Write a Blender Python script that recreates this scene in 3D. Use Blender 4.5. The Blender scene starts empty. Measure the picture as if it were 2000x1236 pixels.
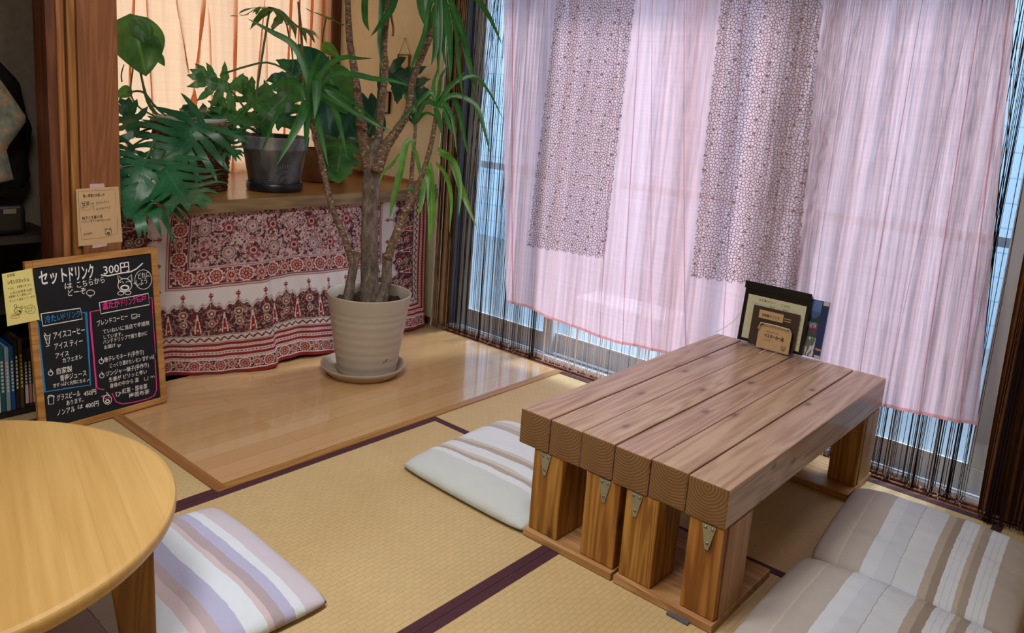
import bpy, math, random
import numpy as np
from mathutils import Vector, Matrix, noise as mnoise

S = bpy.context.scene
COL = S.collection
random.seed(7)
RNG = np.random.default_rng(11)

# ------------------------------------------------------------------ camera
CAM = np.array((-1.18467, -2.11328, 1.26348))
FW = np.array((0.75034289, 0.63374621, -0.18801938))
RT = np.array((0.6540323, -0.75304759, 0.0718406))
UP = np.array((0.09605884, 0.17687583, 0.9795344))
FPX, PX, PY = 1560.576, 1000.0, 486.0
cd = bpy.data.cameras.new('camera')
cd.sensor_width = 36.0
cd.lens = FPX / 2000 * 36
cd.shift_y = -(618 - PY) / 2000
cd.clip_start = 0.05
co = bpy.data.objects.new('camera', cd)
COL.objects.link(co)
co.matrix_world = Matrix(((RT[0], UP[0], -FW[0], CAM[0]), (RT[1], UP[1], -FW[1], CAM[1]),
                          (RT[2], UP[2], -FW[2], CAM[2]), (0, 0, 0, 1)))
S.camera = co

# ------------------------------------------------------------------ world, lamps, exposure
S.view_settings.view_transform = 'Standard'
S.view_settings.look = 'None'
S.view_settings.gamma = 1
S.view_settings.exposure = 0.06
w = bpy.data.worlds.new('overcast_sky')
S.world = w
w.use_nodes = True
bg = w.node_tree.nodes['Background']
bg.inputs[0].default_value = (0.74, 0.87, 1.0, 1)
bg.inputs[1].default_value = 3.3
S.cycles.max_bounces = 10
S.cycles.diffuse_bounces = 5
S.cycles.transparent_max_bounces = 24
S.cycles.sample_clamp_indirect = 6
S.cycles.caustics_reflective = False
S.cycles.caustics_refractive = False


def area(name, loc, size, power, color, target=None, size_y=None):
    l = bpy.data.lights.new(name, 'AREA')
    l.energy = power
    l.color = color
    l.size = size
    if size_y:
        l.shape = 'RECTANGLE'
        l.size_y = size_y
    o = bpy.data.objects.new(name, l)
    COL.objects.link(o)
    o.location = loc
    if target:
        d = Vector(target) - Vector(loc)
        o.rotation_euler = d.to_track_quat('-Z', 'Y').to_euler()
    return o


sun = bpy.data.lights.new('hazy_sun', 'SUN')
sun.energy = 4.2
sun.angle = math.radians(14)
sun.color = (1.0, 0.97, 0.93)
so_ = bpy.data.objects.new('hazy_sun', sun)
COL.objects.link(so_)
so_.rotation_euler = Vector((-0.62, 0.10, -0.78)).to_track_quat('-Z', 'Y').to_euler()

FILL_LAMPS = [(-1.0, -1.0, 2.30, 28), (0.05, -0.65, 2.30, 19)]  # unseen fill lamps, added overhead to brighten the room
for lx, ly, lz, lp in FILL_LAMPS:
    area('fill_light', (lx, ly, lz), 0.5, lp, (1.0, 0.97, 0.93))


# ------------------------------------------------------------------ helpers
def at(u, v, D):
    """point seen at photo pixel (u, v) at forward distance D"""
    return CAM + (FW + RT * (u - PX) / FPX - UP * (v - PY) / FPX) * D


def hit(u, v, P, n):
    d = FW + RT * (u - PX) / FPX - UP * (v - PY) / FPX
    P = np.array(P, float)
    n = np.array(n, float)
    return CAM + d * (((P - CAM) @ n) / (d @ n))


def onz(u, v, z): return hit(u, v, (0, 0, z), (0, 0, 1))
def onx(u, v, x): return hit(u, v, (x, 0, 0), (1, 0, 0))
def ony(u, v, y): return hit(u, v, (0, y, 0), (0, 1, 0))


def C3(r, g, b):
    f = lambda c: (c / 255 / 12.92) if c <= 10 else ((c / 255 + 0.055) / 1.055) ** 2.4
    return (f(r), f(g), f(b), 1.0)


def lin(r, g, b): return np.array(C3(r, g, b)[:3])


ORG = {}


def props(o, label=None, cat=None, group=None, kind=None):
    if label: o['label'] = label
    if cat: o['category'] = cat
    if group: o['group'] = group
    if kind: o['kind'] = kind
    return o


def thing(name, loc, label, cat, group=None):
    o = bpy.data.objects.new(name, None)
    COL.objects.link(o)
    o.empty_display_size = 0.05
    o.location = loc
    ORG[o.name] = Vector(loc)
    return props(o, label, cat, group)


class MB:
    def __init__(s):
        s.v = []; s.f = []; s.m = []; s.uv = {}; s.col = None

    def quad(s, pts, mi=0):
        b = len(s.v)
        s.v += [tuple(p) for p in pts]
        s.f.append(tuple(range(b, b + len(pts))))
        s.m.append(mi)

    def box(s, lo, hi, mi=0, M=None, ends=None):
        """ends: material index for the two x faces"""
        x0, y0, z0 = lo; x1, y1, z1 = hi
        P = [(x0, y0, z0), (x1, y0, z0), (x1, y1, z0), (x0, y1, z0), (x0, y0, z1), (x1, y0, z1), (x1, y1, z1), (x0, y1, z1)]
        if M is not None: P = [tuple(M @ Vector(p)) for p in P]
        b = len(s.v)
        s.v += P
        F = [(0, 3, 2, 1), (4, 5, 6, 7), (0, 1, 5, 4), (2, 3, 7, 6), (1, 2, 6, 5), (0, 4, 7, 3)]
        for k, f in enumerate(F):
            s.f.append(tuple(b + i for i in f))
            s.m.append(ends if (ends is not None and k >= 4) else mi)

    def bar(s, a, b_, w, t, wdir, mi=0, w2=None, t2=None):
        """tapering bar from a to b_, width along wdir"""
        a = Vector(a); b_ = Vector(b_)
        ax = (b_ - a).normalized()
        W = Vector(wdir); W = (W - ax * W.dot(ax)).normalized()
        T = ax.cross(W)
        w2 = w2 or w; t2 = t2 or t
        B = len(s.v)
        for P, ww, tt in ((a, w, t), (b_, w2, t2)):
            for i, j in ((-1, -1), (1, -1), (1, 1), (-1, 1)):
                s.v.append(tuple(P + W * (i * ww / 2) + T * (j * tt / 2)))
        for f in ((0, 3, 2, 1), (4, 5, 6, 7), (0, 1, 5, 4), (1, 2, 6, 5), (2, 3, 7, 6), (3, 0, 4, 7)):
            s.f.append(tuple(B + i for i in f)); s.m.append(mi)

    def tube(s, path, rad, n=8, mi=0, cap=True, squash=None):
        path = [Vector(p) for p in path]
        if not hasattr(rad, '__len__'): rad = [rad] * len(path)
        B = len(s.v)
        t0 = (path[1] - path[0]).normalized()
        ref = Vector((0, 0, 1)) if abs(t0.z) < 0.9 else Vector((1, 0, 0))
        N = t0.cross(ref).normalized()
        for i, p in enumerate(path):
            a = path[max(i - 1, 0)]; b = path[min(i + 1, len(path) - 1)]
            t = (b - a).normalized()
            N = (N - t * N.dot(t)).normalized()
            Bn = t.cross(N)
            for k in range(n):
                an = 2 * math.pi * k / n
                s.v.append(tuple(p + (N * math.cos(an) + Bn * math.sin(an)) * rad[i]))
        for i in range(len(path) - 1):
            for k in range(n):
                k2 = (k + 1) % n
                s.f.append((B + i * n + k, B + i * n + k2, B + (i + 1) * n + k2, B + (i + 1) * n + k)); s.m.append(mi)
        if cap:
            s.f.append(tuple(B + k for k in range(n))[::-1]); s.m.append(mi)
            e = B + (len(path) - 1) * n
            s.f.append(tuple(e + k for k in range(n))); s.m.append(mi)

    def lathe(s, prof, c, n=48, mi=0, fr=None):
        """prof: list of (r, z[, mi]); fr(theta, k) -> radius offset"""
        B = len(s.v); c = Vector(c)
        for k, q in enumerate(prof):
            for i in range(n):
                an = 2 * math.pi * i / n
                r = q[0] + (fr(i, k) if fr else 0)
                s.v.append((c.x + r * math.cos(an), c.y + r * math.sin(an), c.z + q[1]))
        for k in range(len(prof) - 1):
            for i in range(n):
                j = (i + 1) % n
                s.f.append((B + k * n + i, B + k * n + j, B + (k + 1) * n + j, B + (k + 1) * n + i))
                s.m.append(prof[k][2] if len(prof[k]) > 2 else mi)

    def disc(s, c, r, n=48, mi=0, up=True):
        B = len(s.v)
        for i in range(n):
            an = 2 * math.pi * i / n
            s.v.append((c[0] + r * math.cos(an), c[1] + r * math.sin(an), c[2]))
        f = tuple(range(B, B + n))
        s.f.append(f if up else f[::-1]); s.m.append(mi)

    def grid(s, fn, nu, nv, mi=0, uvfn=None):
        B = len(s.v)
        for j in range(nv + 1):
            for i in range(nu + 1):
                s.v.append(tuple(fn(i / nu, j / nv)))
                if uvfn: s.uv[len(s.v) - 1] = uvfn(i / nu, j / nv)
        for j in range(nv):
            for i in range(nu):
                a = B + j * (nu + 1) + i
                s.f.append((a, a + 1, a + nu + 2, a + nu + 1)); s.m.append(mi)

    def build(s, name, mats, parent=None, smooth=False, org=None, bevel=0, seg=2, auto=None):
        if parent is not None: o0 = ORG[parent.name]
        elif org is not None: o0 = Vector(org)
        else:
            A = np.array(s.v)
            o0 = Vector(((A[:, 0].min() + A[:, 0].max()) / 2, (A[:, 1].min() + A[:, 1].max()) / 2, A[:, 2].min()))
        me = bpy.data.meshes.new(name)
        me.from_pydata([(x - o0.x, y - o0.y, z - o0.z) for x, y, z in s.v], [], s.f)
        if not isinstance(mats, (list, tuple)): mats = [mats]
        for m in mats: me.materials.append(m)
        if len(mats) > 1: me.polygons.foreach_set('material_index', s.m)
        if smooth: me.polygons.foreach_set('use_smooth', [True] * len(me.polygons))
        if s.uv:
            ul = me.uv_layers.new(name='uv')
            for l in me.loops: ul.data[l.index].uv = s.uv.get(l.vertex_index, (0, 0))
        if s.col is not None:
            ca = me.color_attributes.new('pattern', 'FLOAT_COLOR', 'POINT')
            a = np.ones((len(s.v), 4), np.float32); a[:, :3] = s.col
            ca.data.foreach_set('color', a.ravel())
        me.update()
        o = bpy.data.objects.new(name, me)
        COL.objects.link(o)
        if parent is not None:
            o.parent = parent
        else:
            o.location = o0
        ORG[o.name] = o0
        if bevel:
            b = o.modifiers.new('bevel', 'BEVEL')
            b.width = bevel; b.segments = seg; b.limit_method = 'ANGLE'; b.angle_limit = math.radians(40)
        return o


# ------------------------------------------------------------------ materials
def new_mat(name):
    m = bpy.data.materials.new(name)
    m.use_nodes = True
    nt = m.node_tree
    b = nt.nodes['Principled BSDF']
    return m, nt, b


def N(nt, kind, **kw):
    n = nt.nodes.new(kind)
    for k, v in kw.items():
        if k.startswith('i_'):
            key = k[2:]
            n.inputs[int(key) if key.isdigit() else key.replace('_', ' ')].default_value = v
        else: setattr(n, k, v)
    return n


def L(nt, a, b): nt.links.new(a, b)


def math_(nt, op, a, b=None, c=None):
    n = N(nt, 'ShaderNodeMath', operation=op)
    for i, x in enumerate((a, b, c)):
        if x is None: continue
        if isinstance(x, (int, float)): n.inputs[i].default_value = x
        else: L(nt, x, n.inputs[i])
    return n.outputs[0]


def ramp(nt, fac, stops, interp='LINEAR'):
    r = N(nt, 'ShaderNodeValToRGB')
    cr = r.color_ramp
    cr.interpolation = interp
    while len(cr.elements) < len(stops): cr.elements.new(0.5)
    for e, (p, c) in zip(cr.elements, stops):
        e.position = p; e.color = c
    L(nt, fac, r.inputs[0])
    return r.outputs[0]


def mixc(nt, fac, a, b, blend='MIX'):
    n = N(nt, 'ShaderNodeMix', data_type='RGBA', blend_type=blend)
    for sock, x in ((n.inputs[0], fac), (n.inputs[6], a), (n.inputs[7], b)):
        if isinstance(x, (int, float)): sock.default_value = x
        elif isinstance(x, tuple): sock.default_value = x
        else: L(nt, x, sock)
    return n.outputs[2]


def coords(nt, scale=(1, 1, 1), loc=(0, 0, 0), rot=(0, 0, 0), out='Object'):
    t = N(nt, 'ShaderNodeTexCoord')
    m = N(nt, 'ShaderNodeMapping')
    m.inputs['Scale'].default_value = scale
    m.inputs['Location'].default_value = loc
    m.inputs['Rotation'].default_value = rot
    L(nt, t.outputs[out], m.inputs[0])
    return m.outputs[0]


def noise(nt, vec, scale=5, detail=4, rough=0.55, dist=0.0):
    n = N(nt, 'ShaderNodeTexNoise')
    n.inputs['Scale'].default_value = scale
    n.inputs['Detail'].default_value = detail
    n.inputs['Roughness'].default_value = rough
    n.inputs['Distortion'].default_value = dist
    if vec is not None: L(nt, vec, n.inputs['Vector'])
    return n.outputs[0]


def bump(nt, b, h, strength=0.3, dist=0.002):
    n = N(nt, 'ShaderNodeBump')
    n.inputs['Strength'].default_value = strength
    n.inputs['Distance'].default_value = dist
    L(nt, h, n.inputs['Height'])
    L(nt, n.outputs[0], b.inputs['Normal'])


def plain(name, col, rough=0.6, spec=0.5, metal=0.0, var=0.12, vscale=14, bmp=0.0):
    m, nt, b = new_mat(name)
    v = coords(nt)
    n = noise(nt, v, vscale, 5)
    dk = tuple(x * (1 - var) for x in col[:3]) + (1,)
    lt = tuple(min(1, x * (1 + var)) for x in col[:3]) + (1,)
    L(nt, ramp(nt, n, [(0.3, dk), (0.7, lt)]), b.inputs['Base Color'])
    b.inputs['Roughness'].default_value = rough
    b.inputs['Specular IOR Level'].default_value = spec
    b.inputs['Metallic'].default_value = metal
    if bmp: bump(nt, b, noise(nt, v, vscale * 8, 3), bmp, 0.001)
    return m


def wood(name, light, dark, axis='X', grain=26, rough=0.5, knots=0.0, perobj=0.12, spec=0.4, contrast=(0.35, 0.72), stretch=0.07, coat=0.0):
    m, nt, b = new_mat(name)
    sc = {'X': (stretch, 1, 1), 'Y': (1, stretch, 1), 'Z': (1, 1, stretch)}[axis]
    oi = N(nt, 'ShaderNodeObjectInfo')
    t = N(nt, 'ShaderNodeTexCoord')
    off = N(nt, 'ShaderNodeVectorMath', operation='SCALE')
    off.inputs[0].default_value = (7.3, 5.1, 3.7)
    L(nt, oi.outputs['Random'], off.inputs['Scale'])
    ad = N(nt, 'ShaderNodeVectorMath', operation='ADD')
    L(nt, t.outputs['Object'], ad.inputs[0]); L(nt, off.outputs[0], ad.inputs[1])
    mp = N(nt, 'ShaderNodeMapping'); mp.inputs['Scale'].default_value = sc
    L(nt, ad.outputs[0], mp.inputs[0])
    v = mp.outputs[0]
    big = noise(nt, v, 6, 3, 0.5, 0.4)
    wv = N(nt, 'ShaderNodeTexNoise'); wv.inputs['Scale'].default_value = grain; wv.inputs['Detail'].default_value = 5
    L(nt, v, wv.inputs['Vector'])
    # cathedral figure: sine of the big noise
    rings = math_(nt, 'SINE', math_(nt, 'MULTIPLY', big, 110.0))
    rings = math_(nt, 'MULTIPLY_ADD', rings, 0.13, 0.0)
    g = math_(nt, 'ADD', math_(nt, 'MULTIPLY_ADD', wv.outputs[0], 0.8, 0.1), rings)
    col = ramp(nt, g, [(contrast[0], dark), (contrast[1], light)])
    if knots:
        ks = (0.5, 1, 1)
        mk = N(nt, 'ShaderNodeMapping'); mk.inputs['Scale'].default_value = ks
        sn = N(nt, 'ShaderNodeSeparateXYZ'); L(nt, t.outputs['Normal'], sn.inputs[0])
        sa = N(nt, 'ShaderNodeSeparateXYZ'); L(nt, ad.outputs[0], sa.inputs[0])
        p0, p1, p2 = {'X': (0, 1, 2), 'Y': (1, 0, 2), 'Z': (2, 1, 0)}[axis]   # along, first, second
        ff = math_(nt, 'GREATER_THAN', math_(nt, 'ABSOLUTE', sn.outputs[p1]), 0.5)
        pick = N(nt, 'ShaderNodeMix', data_type='FLOAT')
        L(nt, ff, pick.inputs[0]); L(nt, sa.outputs[p1], pick.inputs[2]); L(nt, sa.outputs[p2], pick.inputs[3])
        cb_ = N(nt, 'ShaderNodeCombineXYZ')
        L(nt, sa.outputs[p0], cb_.inputs[0]); L(nt, pick.outputs[0], cb_.inputs[1])
        L(nt, math_(nt, 'MULTIPLY', ff, 3.3), cb_.inputs[2])
        L(nt, cb_.outputs[0], mk.inputs[0])
        vo = N(nt, 'ShaderNodeTexVoronoi', voronoi_dimensions='2D'); vo.inputs['Scale'].default_value = knots
        L(nt, mk.outputs[0], vo.inputs['Vector'])
        gate = math_(nt, 'GREATER_THAN', N(nt, 'ShaderNodeSeparateColor').outputs[0], 0.36)
        L(nt, vo.outputs['Color'], gate.node.inputs[0].links[0].from_node.inputs[0])
        kf = ramp(nt, vo.outputs['Distance'], [(0.025, (1, 1, 1, 1)), (0.06, (0.6, 0.6, 0.6, 1)), (0.09, (0.15, 0.15, 0.15, 1)), (0.17, (0, 0, 0, 1))])
        kd = tuple(x * 0.28 for x in dark[:3]) + (1,)
        col = mixc(nt, math_(nt, 'MULTIPLY', math_(nt, 'MULTIPLY', kf, gate), 0.8), col, kd)
    if perobj:
        f = math_(nt, 'MULTIPLY_ADD', oi.outputs['Random'], perobj * 2, 1 - perobj)
        hs = N(nt, 'ShaderNodeHueSaturation')
        L(nt, f, hs.inputs['Value']); L(nt, col, hs.inputs['Color'])
        L(nt, math_(nt, 'MULTIPLY_ADD', oi.outputs['Random'], 0.02, 0.49), hs.inputs['Hue'])
        col = hs.outputs[0]
    L(nt, col, b.inputs['Base Color'])
    b.inputs['Roughness'].default_value = rough
    b.inputs['Specular IOR Level'].default_value = spec
    b.inputs['Coat Weight'].default_value = coat
    b.inputs['Coat Roughness'].default_value = 0.15
    bump(nt, b, g, 0.15, 0.0008)
    return m


def endgrain(name, light, dark):
    m, nt, b = new_mat(name)
    oi = N(nt, 'ShaderNodeObjectInfo')
    t = N(nt, 'ShaderNodeTexCoord')
    sep = N(nt, 'ShaderNodeSeparateXYZ'); L(nt, t.outputs['Object'], sep.inputs[0])
    jit = math_(nt, 'MULTIPLY_ADD', oi.outputs['Random'], 0.05, -0.025)
    jit2 = math_(nt, 'MULTIPLY_ADD', math_(nt, 'FRACT', math_(nt, 'MULTIPLY', oi.outputs['Random'], 17.3)), 0.05, -0.075)
    y = math_(nt, 'ADD', sep.outputs[1], jit)
    z = math_(nt, 'ADD', sep.outputs[2], jit2)
    r = math_(nt, 'SQRT', math_(nt, 'ADD', math_(nt, 'MULTIPLY', y, y), math_(nt, 'MULTIPLY', z, z)))
    nz = noise(nt, t.outputs['Object'], 30, 2)
    r2 = math_(nt, 'ADD', r, math_(nt, 'MULTIPLY', nz, 0.006))
    s = math_(nt, 'SINE', math_(nt, 'MULTIPLY', r2, 760.0))
    s = math_(nt, 'MULTIPLY_ADD', s, 0.5, 0.5)
    s = math_(nt, 'MULTIPLY', s, math_(nt, 'MULTIPLY_ADD', noise(nt, t.outputs['Object'], 14, 3), 1.1, 0.1))
    col = ramp(nt, s, [(0.0, dark), (1.0, light)])
    L(nt, col, b.inputs['Base Color'])
    b.inputs['Roughness'].default_value = 0.8
    b.inputs['Specular IOR Level'].default_value = 0.2
    return m


def cloth_translucent(name, col, trans=0.5, clear=0.3, weave=900, fold_col=None, var=0.06):
    """thin woven cloth: diffuse + translucent + the see-through gaps of the weave"""
    m = bpy.data.materials.new(name); m.use_nodes = True
    nt = m.node_tree
    nt.nodes.remove(nt.nodes['Principled BSDF'])
    out = nt.nodes['Material Output']
    v = coords(nt)
    n1 = noise(nt, coords(nt, (60, 60, 3)), 1.0, 4)
    n2 = noise(nt, coords(nt, (3, 3, 90)), 1.0, 4)
    f = math_(nt, 'ADD', math_(nt, 'MULTIPLY', n1, 0.5), math_(nt, 'MULTIPLY', n2, 0.5))
    c = ramp(nt, f, [(0.35, tuple(x * (1 - var) for x in col[:3]) + (1,)), (0.65, tuple(min(1, x * (1 + var)) for x in col[:3]) + (1,))])
    d = N(nt, 'ShaderNodeBsdfDiffuse'); t = N(nt, 'ShaderNodeBsdfTranslucent'); tr = N(nt, 'ShaderNodeBsdfTransparent')
    L(nt, c, d.inputs[0]); L(nt, c, t.inputs[0])
    tr.inputs[0].default_value = tuple(min(1, x ** 0.5) for x in col[:3]) + (1,)
    m1 = N(nt, 'ShaderNodeMixShader'); m1.inputs[0].default_value = trans
    L(nt, d.outputs[0], m1.inputs[1]); L(nt, t.outputs[0], m1.inputs[2])
    m2 = N(nt, 'ShaderNodeMixShader'); m2.inputs[0].default_value = clear
    L(nt, m1.outputs[0], m2.inputs[1]); L(nt, tr.outputs[0], m2.inputs[2])
    L(nt, m2.outputs[0], out.inputs[0])
    return m


def stripes(name, stops, axis=0, thick_noise=0.010, rough=0.9):
    """woven stripes across the cushion, coordinate 0..1 in uv"""
    m, nt, b = new_mat(name)
    t = N(nt, 'ShaderNodeTexCoord')
    sep = N(nt, 'ShaderNodeSeparateXYZ'); L(nt, t.outputs['UV'], sep.inputs[0])
    x = sep.outputs[axis]
    nz = noise(nt, coords(nt, (40, 40, 40)), 1, 2)
    x = math_(nt, 'ADD', x, math_(nt, 'MULTIPLY_ADD', nz, thick_noise, -thick_noise / 2))
    col = ramp(nt, x, stops, 'CONSTANT')
    fine = noise(nt, coords(nt, (500, 500, 500)), 1, 2)
    col = mixc(nt, math_(nt, 'MULTIPLY', fine, 0.22), col, tuple(0.55 for _ in range(3)) + (1,), 'MULTIPLY')
    L(nt, col, b.inputs['Base Color'])
    b.inputs['Roughness'].default_value = rough
    b.inputs['Specular IOR Level'].default_value = 0.15
    wr = noise(nt, coords(nt, (9, 9, 9)), 1.0, 4, 0.5, 0.6)
    bump(nt, b, math_(nt, 'ADD', math_(nt, 'MULTIPLY', wr, 1.0), math_(nt, 'MULTIPLY', fine, 0.05)), 0.35, 0.02)
    return m


def tatami(name, along='X'):
    m, nt, b = new_mat(name)
    v = coords(nt, rot=(0, 0, 0 if along == 'X' else math.pi / 2))
    br = N(nt, 'ShaderNodeTexBrick')
    br.inputs['Scale'].default_value = 1.0
    br.inputs['Brick Width'].default_value = 0.030
    br.inputs['Row Height'].default_value = 0.0155
    br.inputs['Mortar Size'].default_value = 0.0011
    br.inputs['Mortar Smooth'].default_value = 1.0
    br.inputs['Color1'].default_value = (1, 1, 1, 1); br.inputs['Color2'].default_value = (0.90, 0.90, 0.90, 1)
    br.inputs['Mortar'].default_value = (0.38, 0.38, 0.38, 1)
    L(nt, v, br.inputs['Vector'])
    big = noise(nt, coords(nt), 2.2, 3)
    fine = noise(nt, coords(nt, (30, 260, 30) if along == 'X' else (260, 30, 30)), 1, 3)
    c = ramp(nt, big, [(0.3, C3(204, 178, 130)), (0.7, C3(218, 194, 146))])
    c = mixc(nt, math_(nt, 'MULTIPLY', fine, 0.5), c, C3(172, 146, 98))
    c = mixc(nt, 0.42, c, br.outputs[0], 'MULTIPLY')
    L(nt, c, b.inputs['Base Color'])
    b.inputs['Roughness'].default_value = 0.55
    b.inputs['Specular IOR Level'].default_value = 0.35
    bump(nt, b, br.outputs[0], 0.35, 0.003)
    return m


def floorboards(name):
    m, nt, b = new_mat(name)
    v = coords(nt)
    br = N(nt, 'ShaderNodeTexBrick')
    br.offset = 0.37
    br.inputs['Scale'].default_value = 1.0
    br.inputs['Brick Width'].default_value = 0.62
    br.inputs['Row Height'].default_value = 0.0755
    br.inputs['Mortar Size'].default_value = 0.0008
    br.inputs['Mortar Smooth'].default_value = 0.3
    br.inputs['Color1'].default_value = C3(208, 172, 126); br.inputs['Color2'].default_value = C3(196, 156, 108)
    br.inputs['Mortar'].default_value = C3(150, 110, 68)
    L(nt, v, br.inputs['Vector'])
    g = noise(nt, coords(nt, (5, 90, 1)), 1, 4)
    c = mixc(nt, math_(nt, 'MULTIPLY', g, 0.5), br.outputs[0], C3(188, 146, 98))
    L(nt, c, b.inputs['Base Color'])
    b.inputs['Roughness'].default_value = 0.2
    b.inputs['Specular IOR Level'].default_value = 0.5
    b.inputs['Coat Weight'].default_value = 0.8
    b.inputs['Coat Roughness'].default_value = 0.08
    return m


def attr_mat(name, rough=0.85, spec=0.2, bscale=0.0):
    m, nt, b = new_mat(name)
    a = N(nt, 'ShaderNodeAttribute', attribute_name='pattern')
    fine = noise(nt, coords(nt, (400, 400, 400)), 1, 2)
    L(nt, mixc(nt, math_(nt, 'MULTIPLY', fine, 0.25), a.outputs[0], (0.7, 0.7, 0.7, 1), 'MULTIPLY'), b.inputs['Base Color'])
    b.inputs['Roughness'].default_value = rough
    b.inputs['Specular IOR Level'].default_value = spec
    return m


def leafmat(name, c1, c2, vein=None, rough=0.38, trans=0.25):
    m = bpy.data.materials.new(name); m.use_nodes = True
    nt = m.node_tree
    b = nt.nodes['Principled BSDF']; out = nt.nodes['Material Output']
    n = noise(nt, coords(nt, (12, 12, 12)), 1, 3)
    c = ramp(nt, n, [(0.3, c1), (0.7, c2)])
    t0 = N(nt, 'ShaderNodeTexCoord')
    sep = N(nt, 'ShaderNodeSeparateXYZ'); L(nt, t0.outputs['UV'], sep.inputs[0])
    # uv.x = position across the blade (0 = midrib)
    mid = ramp(nt, math_(nt, 'ABSOLUTE', sep.outputs[0]), [(0.0, (1, 1, 1, 1)), (0.10, (0, 0, 0, 1))])
    c = mixc(nt, math_(nt, 'MULTIPLY', mid, 0.45), c, vein or tuple(min(1, x * 2.2) for x in c2[:3]) + (1,))
    L(nt, c, b.inputs['Base Color'])
    b.inputs['Roughness'].default_value = rough
    t = N(nt, 'ShaderNodeBsdfTranslucent')
    hs = N(nt, 'ShaderNodeHueSaturation'); hs.inputs['Value'].default_value = 1.7; hs.inputs['Hue'].default_value = 0.48
    L(nt, c, hs.inputs['Color']); L(nt, hs.outputs[0], t.inputs[0])
    mx = N(nt, 'ShaderNodeMixShader'); mx.inputs[0].default_value = trans
    L(nt, b.outputs[0], mx.inputs[1]); L(nt, t.outputs[0], mx.inputs[2])
    L(nt, mx.outputs[0], out.inputs[0])
    return m


M = {}
M['tatX'] = tatami('tatami_rush_x', 'X')
M['tatY'] = tatami('tatami_rush_y', 'Y')
M['heri'] = plain('tatami_border_cloth', C3(74, 42, 52), 0.75, 0.3, var=0.1, vscale=60)
M['boards'] = floorboards('floor_boards')
M['trim'] = wood('floor_trim_wood', C3(176, 126, 76), C3(150, 102, 56), 'X', 30, 0.35, perobj=0.03)
M['trimY'] = wood('floor_trim_wood_y', C3(164, 116, 68), C3(140, 94, 52), 'Y', 30, 0.35, perobj=0.03)
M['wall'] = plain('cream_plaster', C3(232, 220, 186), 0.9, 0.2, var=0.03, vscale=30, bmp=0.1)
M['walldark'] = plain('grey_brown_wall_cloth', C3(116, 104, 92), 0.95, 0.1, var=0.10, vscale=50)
M['ceil'] = plain('ceiling_board', C3(205, 190, 165), 0.9, 0.2, var=0.05)
M['post'] = wood('post_wood', C3(142, 86, 56), C3(118, 68, 44), 'Z', 40, 0.45, perobj=0.03)
M['postlt'] = wood('post_moulding_wood', C3(166, 114, 64), C3(130, 84, 44), 'Z', 50, 0.45, perobj=0.03)
M['postdk'] = wood('post_groove_wood', C3(110, 66, 38), C3(84, 48, 28), 'Z', 50, 0.5, perobj=0.03)
M['deck'] = wood('ledge_wood', C3(186, 142, 88), C3(158, 112, 62), 'X', 22, 0.3, perobj=0.0, coat=0.2)
M['deckedge'] = wood('ledge_edge_wood', C3(150, 126, 92), C3(112, 92, 62), 'X', 30, 0.5, perobj=0.0)
M['beam'] = wood('table_beam_cedar', C3(192, 163, 138), C3(160, 127, 102), 'X', 70, 0.36, knots=7.5, perobj=0.06, coat=0.2, contrast=(0.3, 0.68))
M['bend'] = endgrain('table_beam_end_grain', C3(152, 118, 82), C3(112, 82, 54))
M['leg'] = wood('table_leg_cedar', C3(186, 136, 68), C3(136, 88, 34), 'Z', 60, 0.45, knots=6.0, perobj=0.08)
M['legpale'] = wood('table_leg_pale_wood', C3(186, 150, 112), C3(156, 118, 80), 'Z', 30, 0.5, perobj=0.05)
M['base'] = wood('table_base_board', C3(196, 156, 106), C3(166, 122, 76), 'Y', 40, 0.5, perobj=0.05)
M['steel'] = plain('bracket_steel', C3(168, 170, 160), 0.42, 0.5, 0.85, var=0.08, vscale=60)
M['screw'] = plain('screw_steel', C3(130, 130, 124), 0.4, 0.5, 0.9)


def laminated():
    m, nt, b = new_mat('laminated_table_top')
    t = N(nt, 'ShaderNodeTexCoord')
    mp = N(nt, 'ShaderNodeMapping'); mp.inputs['Rotation'].default_value = (0, 0, math.radians(TABLE_GRAIN))
    L(nt, t.outputs['Object'], mp.inputs[0])
    sep = N(nt, 'ShaderNodeSeparateXYZ'); L(nt, mp.outputs[0], sep.inputs[0])
    ln = math_(nt, 'FLOOR', math_(nt, 'DIVIDE', sep.outputs[1], 0.062))
    wn = N(nt, 'ShaderNodeTexWhiteNoise', noise_dimensions='1D'); L(nt, ln, wn.inputs['W'])
    st = N(nt, 'ShaderNodeMapping'); st.inputs['Scale'].default_value = (0.045, 1, 1); L(nt, mp.outputs[0], st.inputs[0])
    g = noise(nt, st.outputs[0], 60, 4); g2 = noise(nt, st.outputs[0], 14, 3)
    f = math_(nt, 'ADD', math_(nt, 'MULTIPLY', g, 0.45), math_(nt, 'ADD', math_(nt, 'MULTIPLY', g2, 0.35), math_(nt, 'MULTIPLY', wn.outputs[0], 0.20)))
    c = ramp(nt, f, [(0.3, C3(182, 142, 80)), (0.7, C3(208, 172, 110))])
    fr = math_(nt, 'FRACT', math_(nt, 'DIVIDE', sep.outputs[1], 0.062))
    c = mixc(nt, math_(nt, 'MULTIPLY', math_(nt, 'LESS_THAN', fr, 0.018), math_(nt, 'MULTIPLY', wn.outputs[0], 0.42)), c, C3(132, 94, 46))
    L(nt, c, b.inputs['Base Color']); b.inputs['Roughness'].default_value = 0.36
    b.inputs['Coat Weight'].default_value = 0.15; b.inputs['Coat Roughness'].default_value = 0.15
    return m


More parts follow.
